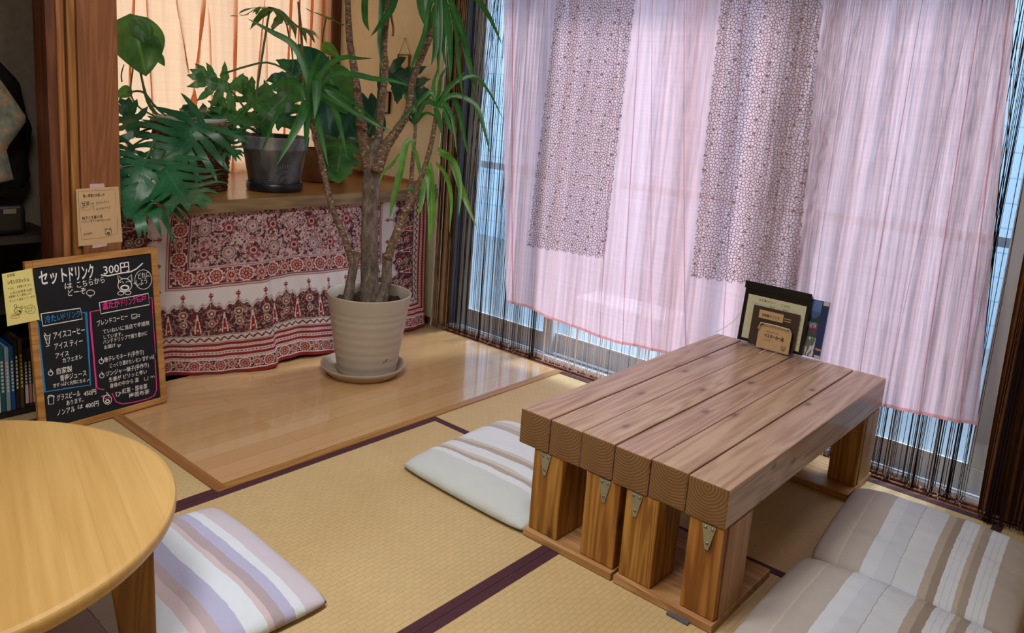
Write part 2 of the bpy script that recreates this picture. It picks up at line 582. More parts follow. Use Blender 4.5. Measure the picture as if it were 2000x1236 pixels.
TABLE_GRAIN = -75.4
M['rtop'] = laminated()
M['rleg'] = wood('round_table_leg_wood', C3(150, 104, 52), C3(118, 76, 34), 'Z', 30, 0.5, perobj=0.03)
M['alu'] = plain('window_aluminium', C3(206, 212, 220), 0.45, 0.5, 0.1, var=0.05)
M['aludk'] = plain('window_frame_dark_aluminium', C3(92, 98, 110), 0.5, 0.5, 0.1, var=0.05)
M['aluw'] = plain('white_window_rail', C3(224, 232, 240), 0.4, 0.5, 0.1, var=0.03)
M['sill'] = wood('window_sill_wood', C3(222, 166, 136), C3(186, 128, 102), 'Y', 40, 0.5, perobj=0.0)
M['black'] = plain('black_lacquer', C3(20, 19, 20), 0.25, 0.5, var=0.2)
M['blackmat'] = plain('black_fabric', C3(22, 20, 20), 0.95, 0.1, var=0.3, vscale=30)
M['shelf'] = plain('dark_bookcase_wood', C3(38, 30, 26), 0.6, 0.3, var=0.2)
M['slate'] = plain('chalkboard_slate', C3(24, 27, 34), 0.75, 0.3, var=0.25, vscale=6)
M['frame'] = wood('chalkboard_frame_wood', C3(190, 138, 82), C3(156, 106, 58), 'X', 40, 0.5, perobj=0.03)
M['chalk'] = plain('white_chalk', C3(236, 236, 238), 0.95, 0.1, var=0.12, vscale=300)
M['chalkpink'] = plain('pink_chalk', C3(226, 66, 150), 0.95, 0.1, var=0.15, vscale=300)
M['chalkblue'] = plain('blue_chalk', C3(52, 140, 206), 0.95, 0.1, var=0.15, vscale=300)
M['ink'] = plain('black_ink', C3(34, 30, 28), 0.8, 0.2, var=0.2, vscale=100)
M['inkgrey'] = plain('grey_pencil', C3(120, 106, 92), 0.9, 0.1, var=0.2, vscale=100)
M['inkred'] = plain('red_ink', C3(206, 74, 70), 0.8, 0.2)
M['yellowpaper'] = plain('yellow_paper', C3(226, 216, 140), 0.9, 0.1, var=0.03)
M['kraft'] = plain('kraft_paper', C3(196, 166, 128), 0.9, 0.1, var=0.04, vscale=60)
M['tape'] = plain('masking_tape', C3(196, 168, 168), 0.6, 0.3, var=0.05)
M['potwhite'] = plain('white_ribbed_planter', C3(178, 170, 158), 0.5, 0.4, var=0.03)
M['saucer'] = plain('stone_saucer', C3(172, 156, 140), 0.55, 0.4, var=0.06, vscale=40)
M['soil'] = plain('soil', C3(58, 44, 34), 0.95, 0.1, var=0.6, vscale=60, bmp=0.8)
M['potplastic'] = plain('white_plastic_pot', C3(200, 196, 188), 0.5, 0.4, var=0.03)
M['potblue'] = plain('navy_glazed_pot', C3(30, 36, 62), 0.2, 0.6, var=0.2)
M['potbrown'] = plain('brown_clay_pot', C3(140, 104, 76), 0.85, 0.2, var=0.12, vscale=24)
M['potblack'] = plain('black_saucer', C3(28, 30, 38), 0.35, 0.5, var=0.15)
M['wire'] = plain('white_wire', C3(226, 214, 190), 0.5, 0.4)
M['green_strap'] = leafmat('yucca_leaf', C3(30, 84, 38), C3(58, 122, 56))
M['green_strap2'] = leafmat('yucca_leaf_light', C3(64, 118, 36), C3(100, 152, 58))
M['green_phil'] = leafmat('philodendron_leaf', C3(26, 80, 54), C3(44, 108, 70), rough=0.36, trans=0.15)
M['green_phil2'] = leafmat('philodendron_leaf_mid', C3(50, 104, 54), C3(80, 138, 74), rough=0.38, trans=0.3)
M['green_mon'] = leafmat('monstera_leaf', C3(20, 68, 56), C3(36, 92, 70), rough=0.34, trans=0.12)
M['stalk'] = plain('green_stalk', C3(70, 104, 58), 0.5, 0.4, var=0.2, vscale=30)
M['stake'] = plain('brown_stake', C3(132, 96, 66), 0.8, 0.2)
M['string_dark'] = plain('black_brown_string', C3(40, 27, 27), 0.9, 0.1, var=0.2)
M['string_brown'] = plain('brown_string', C3(112, 78, 56), 0.9, 0.1, var=0.25)
M['string_tan'] = plain('tan_string', C3(186, 152, 118), 0.9, 0.1, var=0.2)
M['string_white'] = plain('white_string', C3(232, 226, 224), 0.9, 0.1, var=0.08)
M['browncloth'] = plain('brown_curtain_cloth', C3(116, 72, 38), 0.95, 0.1, var=0.2, vscale=30)
M['pink'] = cloth_translucent('sheer_pink_cotton', C3(247, 209, 216), trans=0.68, clear=0.18)
M['orange'] = cloth_translucent('peach_orange_cotton', C3(250, 190, 142), trans=0.46, clear=0.06, var=0.05)


def bark():
    m, nt, b = new_mat('cane_bark')
    n = noise(nt, coords(nt, (60, 60, 110)), 1, 5, 0.65)
    n2 = noise(nt, coords(nt, (14, 14, 14)), 1, 3)
    c = ramp(nt, n, [(0.36, C3(58, 42, 34)), (0.5, C3(112, 90, 74)), (0.60, C3(140, 120, 100)), (0.66, C3(222, 208, 186))])
    c = mixc(nt, math_(nt, 'MULTIPLY', n2, 0.5), c, C3(110, 84, 60))
    L(nt, c, b.inputs['Base Color'])
    b.inputs['Roughness'].default_value = 0.85
    bump(nt, b, n, 0.8, 0.004)
    return m


def bark_old():
    m, nt, b = new_mat('trunk_bark')
    n = noise(nt, coords(nt, (45, 45, 18)), 1, 6, 0.65)
    c = ramp(nt, n, [(0.3, C3(60, 50, 44)), (0.5, C3(104, 92, 82)), (0.7, C3(140, 128, 116))])
    L(nt, c, b.inputs['Base Color'])
    b.inputs['Roughness'].default_value = 0.9
    bump(nt, b, n, 0.9, 0.006)
    return m


M['bark'] = bark()
M['trunk'] = bark_old()


def lace_mat():
    m = bpy.data.materials.new('brown_net_lace'); m.use_nodes = True
    nt = m.node_tree
    b = nt.nodes['Principled BSDF']; out = nt.nodes['Material Output']
    b.inputs['Base Color'].default_value = C3(132, 100, 84)
    b.inputs['Roughness'].default_value = 0.9
    v = coords(nt, (1, 1, 1), out='UV')
    vo = N(nt, 'ShaderNodeTexVoronoi', feature='DISTANCE_TO_EDGE', voronoi_dimensions='2D')
    vo.inputs['Scale'].default_value = 84.0
    L(nt, v, vo.inputs['Vector'])
    ln = math_(nt, 'LESS_THAN', vo.outputs['Distance'], 0.11)
    # small knots in rows
    br = N(nt, 'ShaderNodeTexVoronoi', feature='F1', voronoi_dimensions='2D')
    br.inputs['Scale'].default_value = 18.5
    br.inputs['Randomness'].default_value = 0.15
    vm = coords(nt, (0.72, 1, 1), out='UV', rot=(0, 0, 0.12))
    L(nt, vm, br.inputs['Vector'])
    kn = math_(nt, 'LESS_THAN', br.outputs['Distance'], 0.085)
    a = math_(nt, 'MAXIMUM', ln, kn)
    a = math_(nt, 'MULTIPLY_ADD', a, 0.78, 0.07)
    tr = N(nt, 'ShaderNodeBsdfTransparent')
    mx = N(nt, 'ShaderNodeMixShader')
    L(nt, a, mx.inputs[0]); L(nt, tr.outputs[0], mx.inputs[1]); L(nt, b.outputs[0], mx.inputs[2])
    L(nt, mx.outputs[0], out.inputs[0])
    return m


M['lace'] = lace_mat()


def glass_mat():
    m = bpy.data.materials.new('window_glass'); m.use_nodes = True
    nt = m.node_tree
    nt.nodes.remove(nt.nodes['Principled BSDF'])
    out = nt.nodes['Material Output']
    tr = N(nt, 'ShaderNodeBsdfTransparent'); tr.inputs[0].default_value = (0.93, 0.97, 1, 1)
    gl = N(nt, 'ShaderNodeBsdfGlossy'); gl.inputs['Roughness'].default_value = 0.02
    lw_ = N(nt, 'ShaderNodeLayerWeight'); lw_.inputs[0].default_value = 0.5
    fr = math_(nt, 'MULTIPLY_ADD', math_(nt, 'POWER', lw_.outputs['Facing'], 4.0), 0.4, 0.03)
    mx = N(nt, 'ShaderNodeMixShader')
    L(nt, fr, mx.inputs[0]); L(nt, tr.outputs[0], mx.inputs[1]); L(nt, gl.outputs[0], mx.inputs[2])
    L(nt, mx.outputs[0], out.inputs[0])
    return m


M['glass'] = glass_mat()

# ------------------------------------------------------------------ setting: floor, walls, ceiling
XW = 1.755      # floor edge at the window


def struct(name, mb, mats, **kw):
    o = mb.build(name, mats, **kw)
    o['kind'] = 'structure'
    return o


b = MB(); b.box((0.0, 0.0, -0.06), (XW, 0.97, 0.0)); struct('floor', b, M['boards'], org=(0, 0, 0))
b = MB(); b.box((-3.2, -4.2, -0.12), (2.06, 1.95, -0.06)); struct('floor_slab', b, M['walldark'], org=(0, 0, -0.12))
# wooden edging strips of the boarded part
b = MB(); b.box((0.0, -0.001, -0.05), (XW, 0.036, 0.004)); struct('trim_1', b, M['trim'], org=(0, 0, 0), bevel=0.002)
b = MB(); b.box((-0.004, 0.0, -0.05), (0.034, 0.97, 0.0042)); struct('trim_2', b, M['trimY'], org=(0, 0, 0), bevel=0.002)


def mat_(x0, x1, y0, y1, long, label):
    hw = 0.0295
    t = thing('tatami_mat', ((x0 + x1) / 2, (y0 + y1) / 2, -0.055), label, 'tatami mat', 'tatami mats')
    g = 0.0006
    b = MB(); b.box((x0 + g, y0 + g, -0.055), (x1 - g, y1 - g, -0.0016)); b.build('rush_surface', M['tatX' if long == 'X' else 'tatY'], t)
    for s in (0, 1):
        b = MB()
        if long == 'X':
            a, c = (y0 + g, y0 + hw) if s == 0 else (y1 - hw, y1 - g)
            b.box((x0 + g, a, -0.05), (x1 - g, c, -0.0004))
        else:
            a, c = (x0 + g, x0 + hw) if s == 0 else (x1 - hw, x1 - g)
            b.box((a, y0 + g, -0.05), (c, y1 - g, -0.0004))
        b.build('cloth_border', M['heri'], t)


X1 = 0.894
mat_(X1 - 1.80, X1, -0.90, 0.0, 'X', 'tatami mat between the boarded floor and the low timber table')
mat_(X1, XW, -1.80, 0.0, 'Y', 'tatami mat along the window under the far half of the timber table')
mat_(X1 - 1.80, X1, -1.80, -0.90, 'X', 'tatami mat in front of the near timber table legs')
mat_(-1.80, 0.0, 0.0, 0.90, 'X', 'tatami mat under the chalkboard and behind the round table')
mat_(X1 - 1.80, XW, -2.70, -1.80, 'X', 'tatami mat below the two cushions by the window')
# rest of the floor behind the photographer
b = MB(); b.box((-3.2, -4.2, -0.06), (X1 - 1.80, 0.0, -0.002)); b.box((X1 - 1.80, -4.2, -0.06), (XW, -2.70, -0.002)); b.box((-3.2, 0.0, -0.06), (-1.80, 1.25, -0.002)); b.box((-1.8, 0.90, -0.06), (0, 1.25, -0.002))
struct('floor_rear', b, M['tatX'], org=(0, 0, 0))

YB = 1.90
WT, WTOP = 2.06, 2.00
b = MB()
b.box((1.80, 0.96, -0.12), (2.06, 1.95, 2.45))
struct('wall_right', b, M['wall'])
b = MB(); b.box((1.80, -1.98, WTOP), (2.06, 0.96, 2.45)); struct('wall_lintel', b, M['wall'])
b = MB(); b.box((1.80, -4.2, -0.12), (2.06, -1.98, 2.45)); struct('wall_right_rear', b, M['wall'])
# alcove back wall with a window opening behind the peach curtain
b = MB()
b.box((0.0, YB, -0.12), (0.12, YB + 0.1, 2.45)); b.box((1.68, YB, -0.12), (1.80, YB + 0.1, 2.45))
b.box((0.12, YB, -0.12), (1.68, YB + 0.1, 0.76)); b.box((0.12, YB, 2.05), (1.68, YB + 0.1, 2.45))
struct('wall_back', b, M['wall'])
b = MB()
for lo, hi in (((0.12, YB + 0.03, 0.76), (0.15, YB + 0.07, 2.05)), ((1.65, YB + 0.03, 0.76), (1.68, YB + 0.07, 2.05)),
               ((0.15, YB + 0.03, 0.76), (1.65, YB + 0.07, 0.785)), ((0.15, YB + 0.03, 2.02), (1.65, YB + 0.07, 2.05))):
    b.box(lo, hi)
w2 = struct('window_2', b, M['alu'])
b = MB(); b.box((0.15, YB + 0.048, 0.785), (1.65, YB + 0.052, 2.02)); b.build('pane', M['glass'], w2)
b = MB(); b.box((0.0, 1.351, -0.12), (0.06, 1.899, 2.45)); struct('wall_alcove_left', b, M['wall'])
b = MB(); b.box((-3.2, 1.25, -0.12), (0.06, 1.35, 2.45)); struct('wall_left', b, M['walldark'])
b = MB(); b.box((-3.3, -4.2, -0.12), (-3.2, 1.35, 2.45)); struct('wall_front', b, M['wall'])
b = MB(); b.box((-3.3, -4.3, -0.12), (2.06, -4.2, 2.45)); struct('wall_rear', b, M['wall'])
b = MB(); b.box((-3.3, -4.3, 2.45), (2.06, 2.0, 2.5)); struct('ceiling', b, M['ceil'])
# corner post of the alcove
b = MB(); b.box((1.752, 1.84, 0.75), (1.80, YB, 2.45)); struct('trim_3', b, M['postdk'])
# low skirting strip on the ledge against the cream wall
b = MB(); b.box((1.786, 0.97, 0.748), (1.80, 1.84, 0.768)); struct('baseboard_right', b, M['trim'])
b = MB(); b.box((1.786, 0.96, 0.0), (1.80, 1.0, 0.03)); struct('baseboard_corner', b, M['postdk'])

# wide wooden post with grooves on its left
PYF = 0.82
b = MB(); b.box((-0.055, PYF, 0.0), (0.078, PYF + 0.15, 2.45)); struct('column', b, M['post'], bevel=0.003)
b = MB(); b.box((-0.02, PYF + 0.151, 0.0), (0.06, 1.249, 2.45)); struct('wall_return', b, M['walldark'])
b = MB(); b.box((-0.082, PYF + 0.012, 0.0), (-0.0555, PYF + 0.13, 2.45)); struct('trim_4', b, M['postlt'], bevel=0.003)
b = MB(); b.box((-0.088, PYF + 0.03, 0.0), (-0.0825, PYF + 0.13, 2.45)); struct('trim_5', b, M['postdk'])
b = MB(); b.box((-0.112, PYF + 0.02, 0.0), (-0.0885, PYF + 0.13, 2.45)); struct('trim_6', b, M['postlt'], bevel=0.003)
b = MB(); b.box((-0.142, PYF + 0.03, 0.0), (-0.1125, PYF + 0.14, 2.45)); struct('trim_7', b, M['postdk'])

# window ledge of the alcove
b = MB(); b.box((0.079, 0.955, 0.698), (1.786, YB - 0.001, 0.748)); ld = b.build('window_ledge', M['deck'], org=(0, 0, 0), bevel=0.002)
props(ld, 'wooden ledge shelf carrying the potted plants before the peach curtain', 'ledge')
b = MB(); b.box((0.079, 0.938, 0.695), (1.786, 0.9545, 0.749)); b.build('ledge_nosing', M['deckedge'], ld, bevel=0.003)

# ------------------------------------------------------------------ big sliding window
b = MB()
b.box((XW + 0.001, -1.98, -0.10), (1.90, 0.96, -0.022))
struct('window_sill', b, M['sill'], org=(XW, 0, 0))
b = MB()
for k in range(3): b.box((1.785 + k * 0.035, -1.98, -0.0218), (1.795 + k * 0.035, 0.96, -0.014))
struct('window_sill_groove', b, M['postdk'])
b = MB()
b.box((1.90, -1.98, -0.12), (2.05, 0.96, -0.03)); b.box((1.90, 0.905, -0.03), (2.05, 0.96, WTOP)); b.box((1.90, -1.98, -0.03), (2.05, -1.80, WTOP)); b.box((1.90, -1.80, WTOP - 0.06), (2.05, 0.905, WTOP))
w1 = struct('window_1', b, M['aludk'])
b = MB(); b.box((1.895, -1.80, -0.030), (1.915, 0.905, -0.008)); b.box((1.93, -1.80, -0.03), (1.935, 0.905, -0.012)); b.build('rail', M['aluw'], w1)


def sash(y0, y1, x, wl, wr, mt=None):
    b = MB()
    b.box((x, y0, -0.012), (x + 0.03, y1, 0.085)); b.box((x, y0, 1.86), (x + 0.03, y1, 1.935))
    b.box((x, y0, 0.085), (x + 0.03, y0 + wl, 1.86)); b.box((x, y1 - wr, 0.085), (x + 0.03, y1, 1.86))
    o = b.build('sash', mt or M['alu'], w1, bevel=0.003)
    b = MB(); b.box((x + 0.013, y0 + wl, 0.085), (x + 0.017, y1 - wr, 1.86)); b.build('pane', M['glass'], o)
    b = MB(); b.box((x - 0.002, y0 + wl, 0.085), (x + 0.004, y1 - wr, 0.093)); b.build('bead', M['aluw'], o)


sash(0.225, 0.900, 1.945, 0.06, 0.085)
sash(-0.745, 0.290, 1.985, 0.06, 0.055)
sash(-1.800, -0.690, 1.945, 0.135, 0.06, M['aluw'])

# ------------------------------------------------------------------ outside
b = MB(); b.box((2.06, -12, -0.6), (16, 12, -0.5)); struct('ground_outside', b, plain('pale_concrete', C3(128, 136, 144), 0.9, 0.2, var=0.06, vscale=3))


def siding():
    m, nt, bb = new_mat('pale_siding')
    v = coords(nt)
    sep = N(nt, 'ShaderNodeSeparateXYZ'); L(nt, v, sep.inputs[0])
    s = math_(nt, 'FRACT', math_(nt, 'MULTIPLY', sep.outputs[2], 5.0))
    g = math_(nt, 'LESS_THAN', s, 0.06)
    L(nt, mixc(nt, g, C3(156, 176, 194), C3(132, 152, 172)), bb.inputs['Base Color'])
    bb.inputs['Roughness'].default_value = 0.8
    return m


b = MB(); b.box((6.2, -7.0, -0.5), (6.6, 7.5, 3.2)); hs = b.build('house_wall', siding()); props(hs, 'pale grey blue house wall outside the window', 'house')
b = MB(); b.box((6.195, 2.6, 0.6), (6.199, 3.6, 1.6)); b.build('window_pane', plain('dark_window', C3(120, 136, 150), 0.2), hs)
fn = thing('garden_rail', (3.4, 0, -0.5), 'grey metal garden rail standing outside the window glass', 'fence')
for k in range(2):
    y = -2.6 + k * 5.4
    b = MB(); b.box((3.38, y - 0.02, -0.5), (3.42, y + 0.02, 0.75)); b.build('post', M['alu'], fn)
b = MB(); b.box((3.385, -2.7, 0.70), (3.415, 2.9, 0.75)); b.build('rail', M['aludk'], fn)
ac = thing('outdoor_unit', (2.75, 0.15, -0.5), 'grey outdoor air conditioner unit standing low outside the window', 'air conditioner')
b = MB(); b.box((2.65, 0.0, -0.45), (2.93, 0.62, 0.10)); b.build('casing', M['alu'], ac, bevel=0.01)
for y in (0.05, 0.52):
    b = MB(); b.box((2.66, y, -0.5), (2.92, y + 0.05, -0.451)); b.build('foot', M['aludk'], ac)

# ------------------------------------------------------------------ housings of the added fill lamps (out of frame)
for i, (lx, ly, lz, lp) in enumerate(FILL_LAMPS):
    t = thing('fill_lamp', (lx, ly, 2.45), ('added round fill lamp towards the round table', 'added round fill lamp towards the timber table')[i], 'lamp', 'added fill lamps')
    b = MB(); b.lathe([(0.0, -0.001), (0.24, -0.001), (0.25, -0.03), (0.25, -0.10), (0.24, -0.10), (0.235, -0.03), (0.0, -0.03)], (lx, ly, 2.45)); b.build('fill_lamp_housing', M['potplastic'], t, smooth=True)

# ------------------------------------------------------------------ low timber table
TX0, TX1, TY0, TY1, TH, BT = 0.530, 1.765, -0.7453, -1.3993, 0.377, 0.105
tb = thing('low_table', ((TX0 + TX1) / 2, (TY0 + TY1) / 2, 0), 'low table of six thick timber beams standing by the pink curtain', 'table')
pitch = (TY0 - TY1) / 6
for k in range(6):
    y1 = TY0 - k * pitch
    y0 = y1 - pitch + (0.0045 if k in (0, 2, 4) else 0.003 if k < 5 else 0)
    cx, cy = (TX0 + TX1) / 2, (y0 + y1) / 2
    dz = (0, -0.001, 0.0006, -0.0006, 0.0004, 0)[k]
    mb = MB(); mb.box((TX0 + (0, .002, .001, 0, .003, 0)[k], y0, TH - BT + dz), (TX1, y1, TH + dz), 0, ends=1)
    # beam mesh is centred on its own axis so that grain and rings start at its heart
    o0 = Vector((cx, cy, TH - BT / 2))
    ORG_save = ORG[tb.name]
    o = mb.build('beam', [M['beam'], M['bend']], None, org=o0, bevel=0.0035)
    o.parent = tb; o.location = o0 - ORG_save
posts = [(-0.801, -0.905), (-0.988, -1.098), (-1.117, -1.216), (-1.303, -1.398)]
for e, (xa, xb, ba, bb_) in enumerate(((0.535, 0.685, 0.520, 0.872), (1.585, 1.735, 1.505, 1.757))):
    for k, (ya, yb) in enumerate(posts):
        mb = MB(); mb.box((xa, yb, 0.0225), (xb - (0.02 if k < 3 else 0), ya, TH - BT - 0.0005))
        o0 = Vector(((xa + xb) / 2, (ya + yb) / 2, 0.02))
        o = mb.build('leg', M['leg'] if (e == 0) else M['leg'], None, org=o0, bevel=0.003)
        o.parent = tb; o.location = o0 - ORG[tb.name]
        if k == 3:
            mb = MB(); mb.box((xa + 0.022, yb - 0.0035, 0.0225), (xb, yb - 0.0003, TH - BT - 0.0005)); p = mb.build('cheek_board', M['legpale'], tb)
            p['label'] = 'pale planed face of the corner leg'
    for (ya, yb) in ((-0.793, -1.104), (-1.112, -1.403)):
        mb = MB(); mb.box((ba, yb, 0.0), (bb_, ya, 0.022)); mb.build('base_board', M['base'], tb, bevel=0.002)
# bottom felt pad showing under the near base board
mb = MB(); mb.box((0.506, -1.345, 0.0001), (0.5195, -1.285, 0.004)); mb.build('felt_pad', M['aludk'], tb)
# triangular mending plates
for yc, in ((-0.846,), (-1.050,), (-1.150,), (-1.358,)):
    x = TX0 - 0.0012
    zt, hw_, h = TH - BT - 0.002, 0.019, 0.066
    mb = MB()
    pr = [(yc + hw_, zt), (yc - hw_, zt), (yc - 0.005, zt - h), (yc + 0.005, zt - h)]
    xs = 0.5335
    F1 = [(xs - 0.0025, y, z) for y, z in pr]; F2 = [(xs + 0.002, y, z) for y, z in pr]
    mb.quad(F1); mb.quad(F2[::-1])
    for i in range(4):
        j = (i + 1) % 4
        mb.quad((F1[i], F2[i], F2[j], F1[j]))
    br = mb.build('bracket', M['steel'], tb)
    for sy, sz in ((0.009, -0.010), (-0.010, -0.010), (0.0, -0.050)):
        mb = MB()
        mb.tube([(xs - 0.0024, yc + sy, zt + sz), (xs - 0.0042, yc + sy, zt + sz)], [0.0048, 0.0036], 10)
        mb.build('screw', M['screw'], br)

# ------------------------------------------------------------------ menu stand at the far end of the table
tz = TH + 0.0075


def upright(name, lo_l, lo_r, h, t, back, mats, label, cat, top_cut=0.0, group=None):
    """a sheet standing on the table between two bottom corners, leaning back"""
    a = Vector((*lo_l, tz)); c = Vector((*lo_r, tz))
    e = (c - a).normalized(); n = Vector((-e.y, e.x, 0)) * -1
    if n.x > 0: n = -n          # n points to the viewer
    up = (Vector((0, 0, 1)) - n * back).normalized()
    w_ = (c - a).length
    pts = [(0, 0), (w_, 0), (w_, h - top_cut), (w_ - top_cut * 1.6, h), (top_cut * 1.6, h), (0, h - top_cut)] if top_cut else [(0, 0), (w_, 0), (w_, h), (0, h)]
    m = MB()
    nf = n + up * back
    nf = nf.normalized()
    Fp = [a + e * s_ + up * q for s_, q in pts]
    Bp = [p - nf * t for p in Fp]
    m.quad(Fp); m.quad(Bp[::-1])
    for i in range(len(pts)):
        j = (i + 1) % len(pts)
        m.quad((Fp[i], Bp[i], Bp[j], Fp[j]))
    o = m.build(name, mats)
    props(o, label, cat, group)
    return o, (a, e, up, nf)


def pane(fr, s0, q0, s1, q1, name, mat, parent, lift=0.0006):
    a, e, up, n = fr
    m = MB()
    m.quad([a + e * s_ + up * q + n * lift for s_, q in ((s0, q0), (s1, q0), (s1, q1), (s0, q1))])
    return m.build(name, mat, parent)


_text_cache = {}


def glyphs(body, bold=0.0):
    k = (body, bold)
    if k not in _text_cache:
        cu = bpy.data.curves.new('lettering', 'FONT')
        cu.body = body; cu.size = 1; cu.resolution_u = 2; cu.offset = bold
        ob = bpy.data.objects.new('lettering', cu)
        me = ob.to_mesh()
        V = [(v.co.x, v.co.y) for v in me.vertices]
        Fc = [tuple(p.vertices) for p in me.polygons]
        ob.to_mesh_clear()
        bpy.data.objects.remove(ob); bpy.data.curves.remove(cu)
        _text_cache[k] = (V, Fc)
    return _text_cache[k]


def put_text(m, body, fr, p0, p1, h, bold=0.0, lift=0.0012, slant=0.0, mi=0):
    """lettering from p0 to p1 (plane coordinates), capital height h"""
    a, e, up, n = fr
    V, Fc = glyphs(body, bold)
    if not V: return
    wd = max(v[0] for v in V); x0 = min(v[0] for v in V)
    d = Vector((p1[0] - p0[0], p1[1] - p0[1])); ln = d.length; d.normalize()
    q = Vector((-d.y, d.x))
    B = len(m.v)
    for x, y in V:
        s_ = (x - x0) / (wd - x0) * ln
        t_ = y * h / 0.80
        px = p0[0] + d.x * s_ + q.x * t_ + slant * t_; py = p0[1] + d.y * s_ + q.y * t_
        m.v.append(tuple(a + e * px + up * py + n * lift))
    for f in Fc: m.f.append(tuple(B + i for i in f)); m.m.append(mi)


def put_stroke(m, pts, width, fr, lift=0.0012, mi=0):
    a, e, up, n = fr
    P = [Vector(p) for p in pts]
    B = len(m.v)
    for i, p in enumerate(P):
        t = (P[min(i + 1, len(P) - 1)] - P[max(i - 1, 0)])
        t = t.normalized() if t.length > 1e-9 else Vector((1, 0))
        q = Vector((-t.y, t.x)) * width / 2
        for s_ in (1, -1):
            r = p + q * s_
            m.v.append(tuple(a + e * r.x + up * r.y + n * (lift + 0.00002 * (i % 7))))
    for i in range(len(P) - 1):
        k = B + 2 * i
        m.f.append((k, k + 1, k + 3, k + 2)); m.m.append(mi)


def ring_pts(cx, cy, rx, ry, n=24, a0=0, a1=2 * math.pi):
    return [(cx + rx * math.cos(a0 + (a1 - a0) * i / n), cy + ry * math.sin(a0 + (a1 - a0) * i / n)) for i in range(n + 1)]


def dog_face(m, c, r, wd, fr, lift=0.0012):
    """a simple dog head in outline: face, two ears, closed eyes, muzzle with nose"""
    x, y = c
    put_stroke(m, ring_pts(x, y, r, r * 1.02), wd, fr, lift)
    for s_ in (-1, 1):
        put_stroke(m, [(x + s_ * r * 0.92, y + r * 0.42), (x + s_ * r * 0.98, y + r * 1.55), (x + s_ * r * 0.35, y + r * 0.93)], wd, fr, lift)
        put_stroke(m, [(x + s_ * r * 0.15, y + r * 0.25), (x + s_ * r * 0.42, y + r * 0.38), (x + s_ * r * 0.7, y + r * 0.22)], wd, fr, lift)
    put_stroke(m, ring_pts(x, y - r * 0.42, r * 0.52, r * 0.36), wd, fr, lift)
    put_stroke(m, ring_pts(x, y - r * 0.28, r * 0.17, r * 0.10, 12), wd * 1.8, fr, lift)


# photo coordinates of the bottom corners, on the table top
_, frf = None, None
mag, frm = upright('magazine', (1.754, -0.875), (1.754, -1.163), 0.215, 0.006, 0.11, [plain('navy_cover', C3(36, 52, 104), 0.35, 0.5)], 'blue magazine with landscape photo cover standing hindmost on the table', 'magazine')
sx = 0.288
nU, nV = 40, 60


def cover(u, v):
    """hills under dusk sky, a lit building, red flowers, white flowers below"""
    nse = mnoise.noise(Vector((u * 9, v * 9, 1.3)))
    nse2 = mnoise.noise(Vector((u * 34, v * 34, 4.3)))
    if v > 0.80 + 0.02 * nse: c = lin(96, 128, 190) * (0.9 + (v - 0.8))
    elif v > 0.73 + 0.05 * math.sin(u * 7): c = lin(70, 96, 150)
    elif v > 0.60 + 0.03 * nse: c = lin(34, 66, 52)
    elif v > 0.50:
        c = lin(226, 176, 96) if (nse2 > -0.05 and 0.15 < u < 0.9) else lin(70, 74, 120)
        if v > 0.555 and 0.25 < u < 0.85: c = lin(126, 140, 190)
    elif v > 0.40: c = lin(146, 52, 84) if nse2 > 0 else lin(60, 62, 110)
    elif v > 0.34: c = lin(40, 92, 52)
    else:
        c = lin(212, 214, 218) if nse > 0.06 else (lin(92, 122, 92) if nse2 > 0 else lin(116, 110, 120))
    return c


m_ = MB()
a_, e_, up_, n_ = frm
u0 = 0.200
m_.grid(lambda u, v: a_ + e_ * (u0 + u * 0.062) + up_ * (0.002 + v * 0.211) + n_ * 0.0008, nU, nV)
m_.col = np.array([cover(i / nU * 1.0, j / nV) for j in range(nV + 1) for i in range(nU + 1)])
M['photo'] = attr_mat('printed_photo', 0.3, 0.5)
m_.build('cover_photo', M['photo'], mag)
pane(frm, 0.2665, 0.200, 0.2878, 0.2145, 'cover_label', M['potplastic'], mag, 0.001)
pane(frm, 0.2665, 0.030, 0.2878, 0.038, 'cover_stripe', plain('ochre_print', C3(190, 150, 80), 0.4), mag, 0.001)
pane(frm, 0.2665, 0.001, 0.2878, 0.012, 'cover_foot', M['potplastic'], mag, 0.001)

fil, frf = upright('menu_file', (1.738, -0.842), (1.738, -1.102), 0.226, 0.010, 0.11, [M['black']], 'black display file holding a cream menu sheet behind the brown booklet', 'menu')
pane(frf, 0.016, 0.012, 0.246, 0.186, 'menu_sheet', plain('cream_menu_sheet', C3(206, 206, 176), 0.35, 0.5, var=0.03), fil)
a_, e_, up_, n_ = frf
m_ = MB()
P8 = [a_ + e_ * s_ + up_ * q + n_ * l for l in (0.0005, 0.006) for s_, q in ((-0.003, 0.208), (0.258, 0.208), (0.262, 0.222), (0.258, 0.236), (-0.003, 0.236))]
m_.quad(P8[5:]); m_.quad(P8[:5][::-1])
for i in range(5): m_.quad((P8[i], P8[(i + 1) % 5], P8[5 + (i + 1) % 5], P8[5 + i]))
m_.build('spine_flap', M['black'], fil)
m_ = MB()
put_text(m_, 'お食事メニュー', frf, (0.062, 0.168), (0.130, 0.168), 0.009, 0.01)
put_text(m_, 'ごはん', frf, (0.150, 0.166), (0.186, 0.166), 0.008)
for i in range(5): put_stroke(m_, [(0.03 + 0.0, 0.155 - 0.022 * i), (0.026 + 0.05, 0.155 - 0.022 * i)], 0.0006, frf)
for i in range(6): put_stroke(m_, [(0.226, 0.128 - 0.018 * i), (0.242, 0.128 - 0.018 * i)], 0.0007, frf)
m_.build('menu_lettering', M['inkgrey'], fil)
for cx_d in (0.118, 0.170):
    m_ = MB(); dog_face(m_, (cx_d, 0.146), 0.0085, 0.0009, frf); m_.build('dog_drawing', M['inkgrey'], fil)

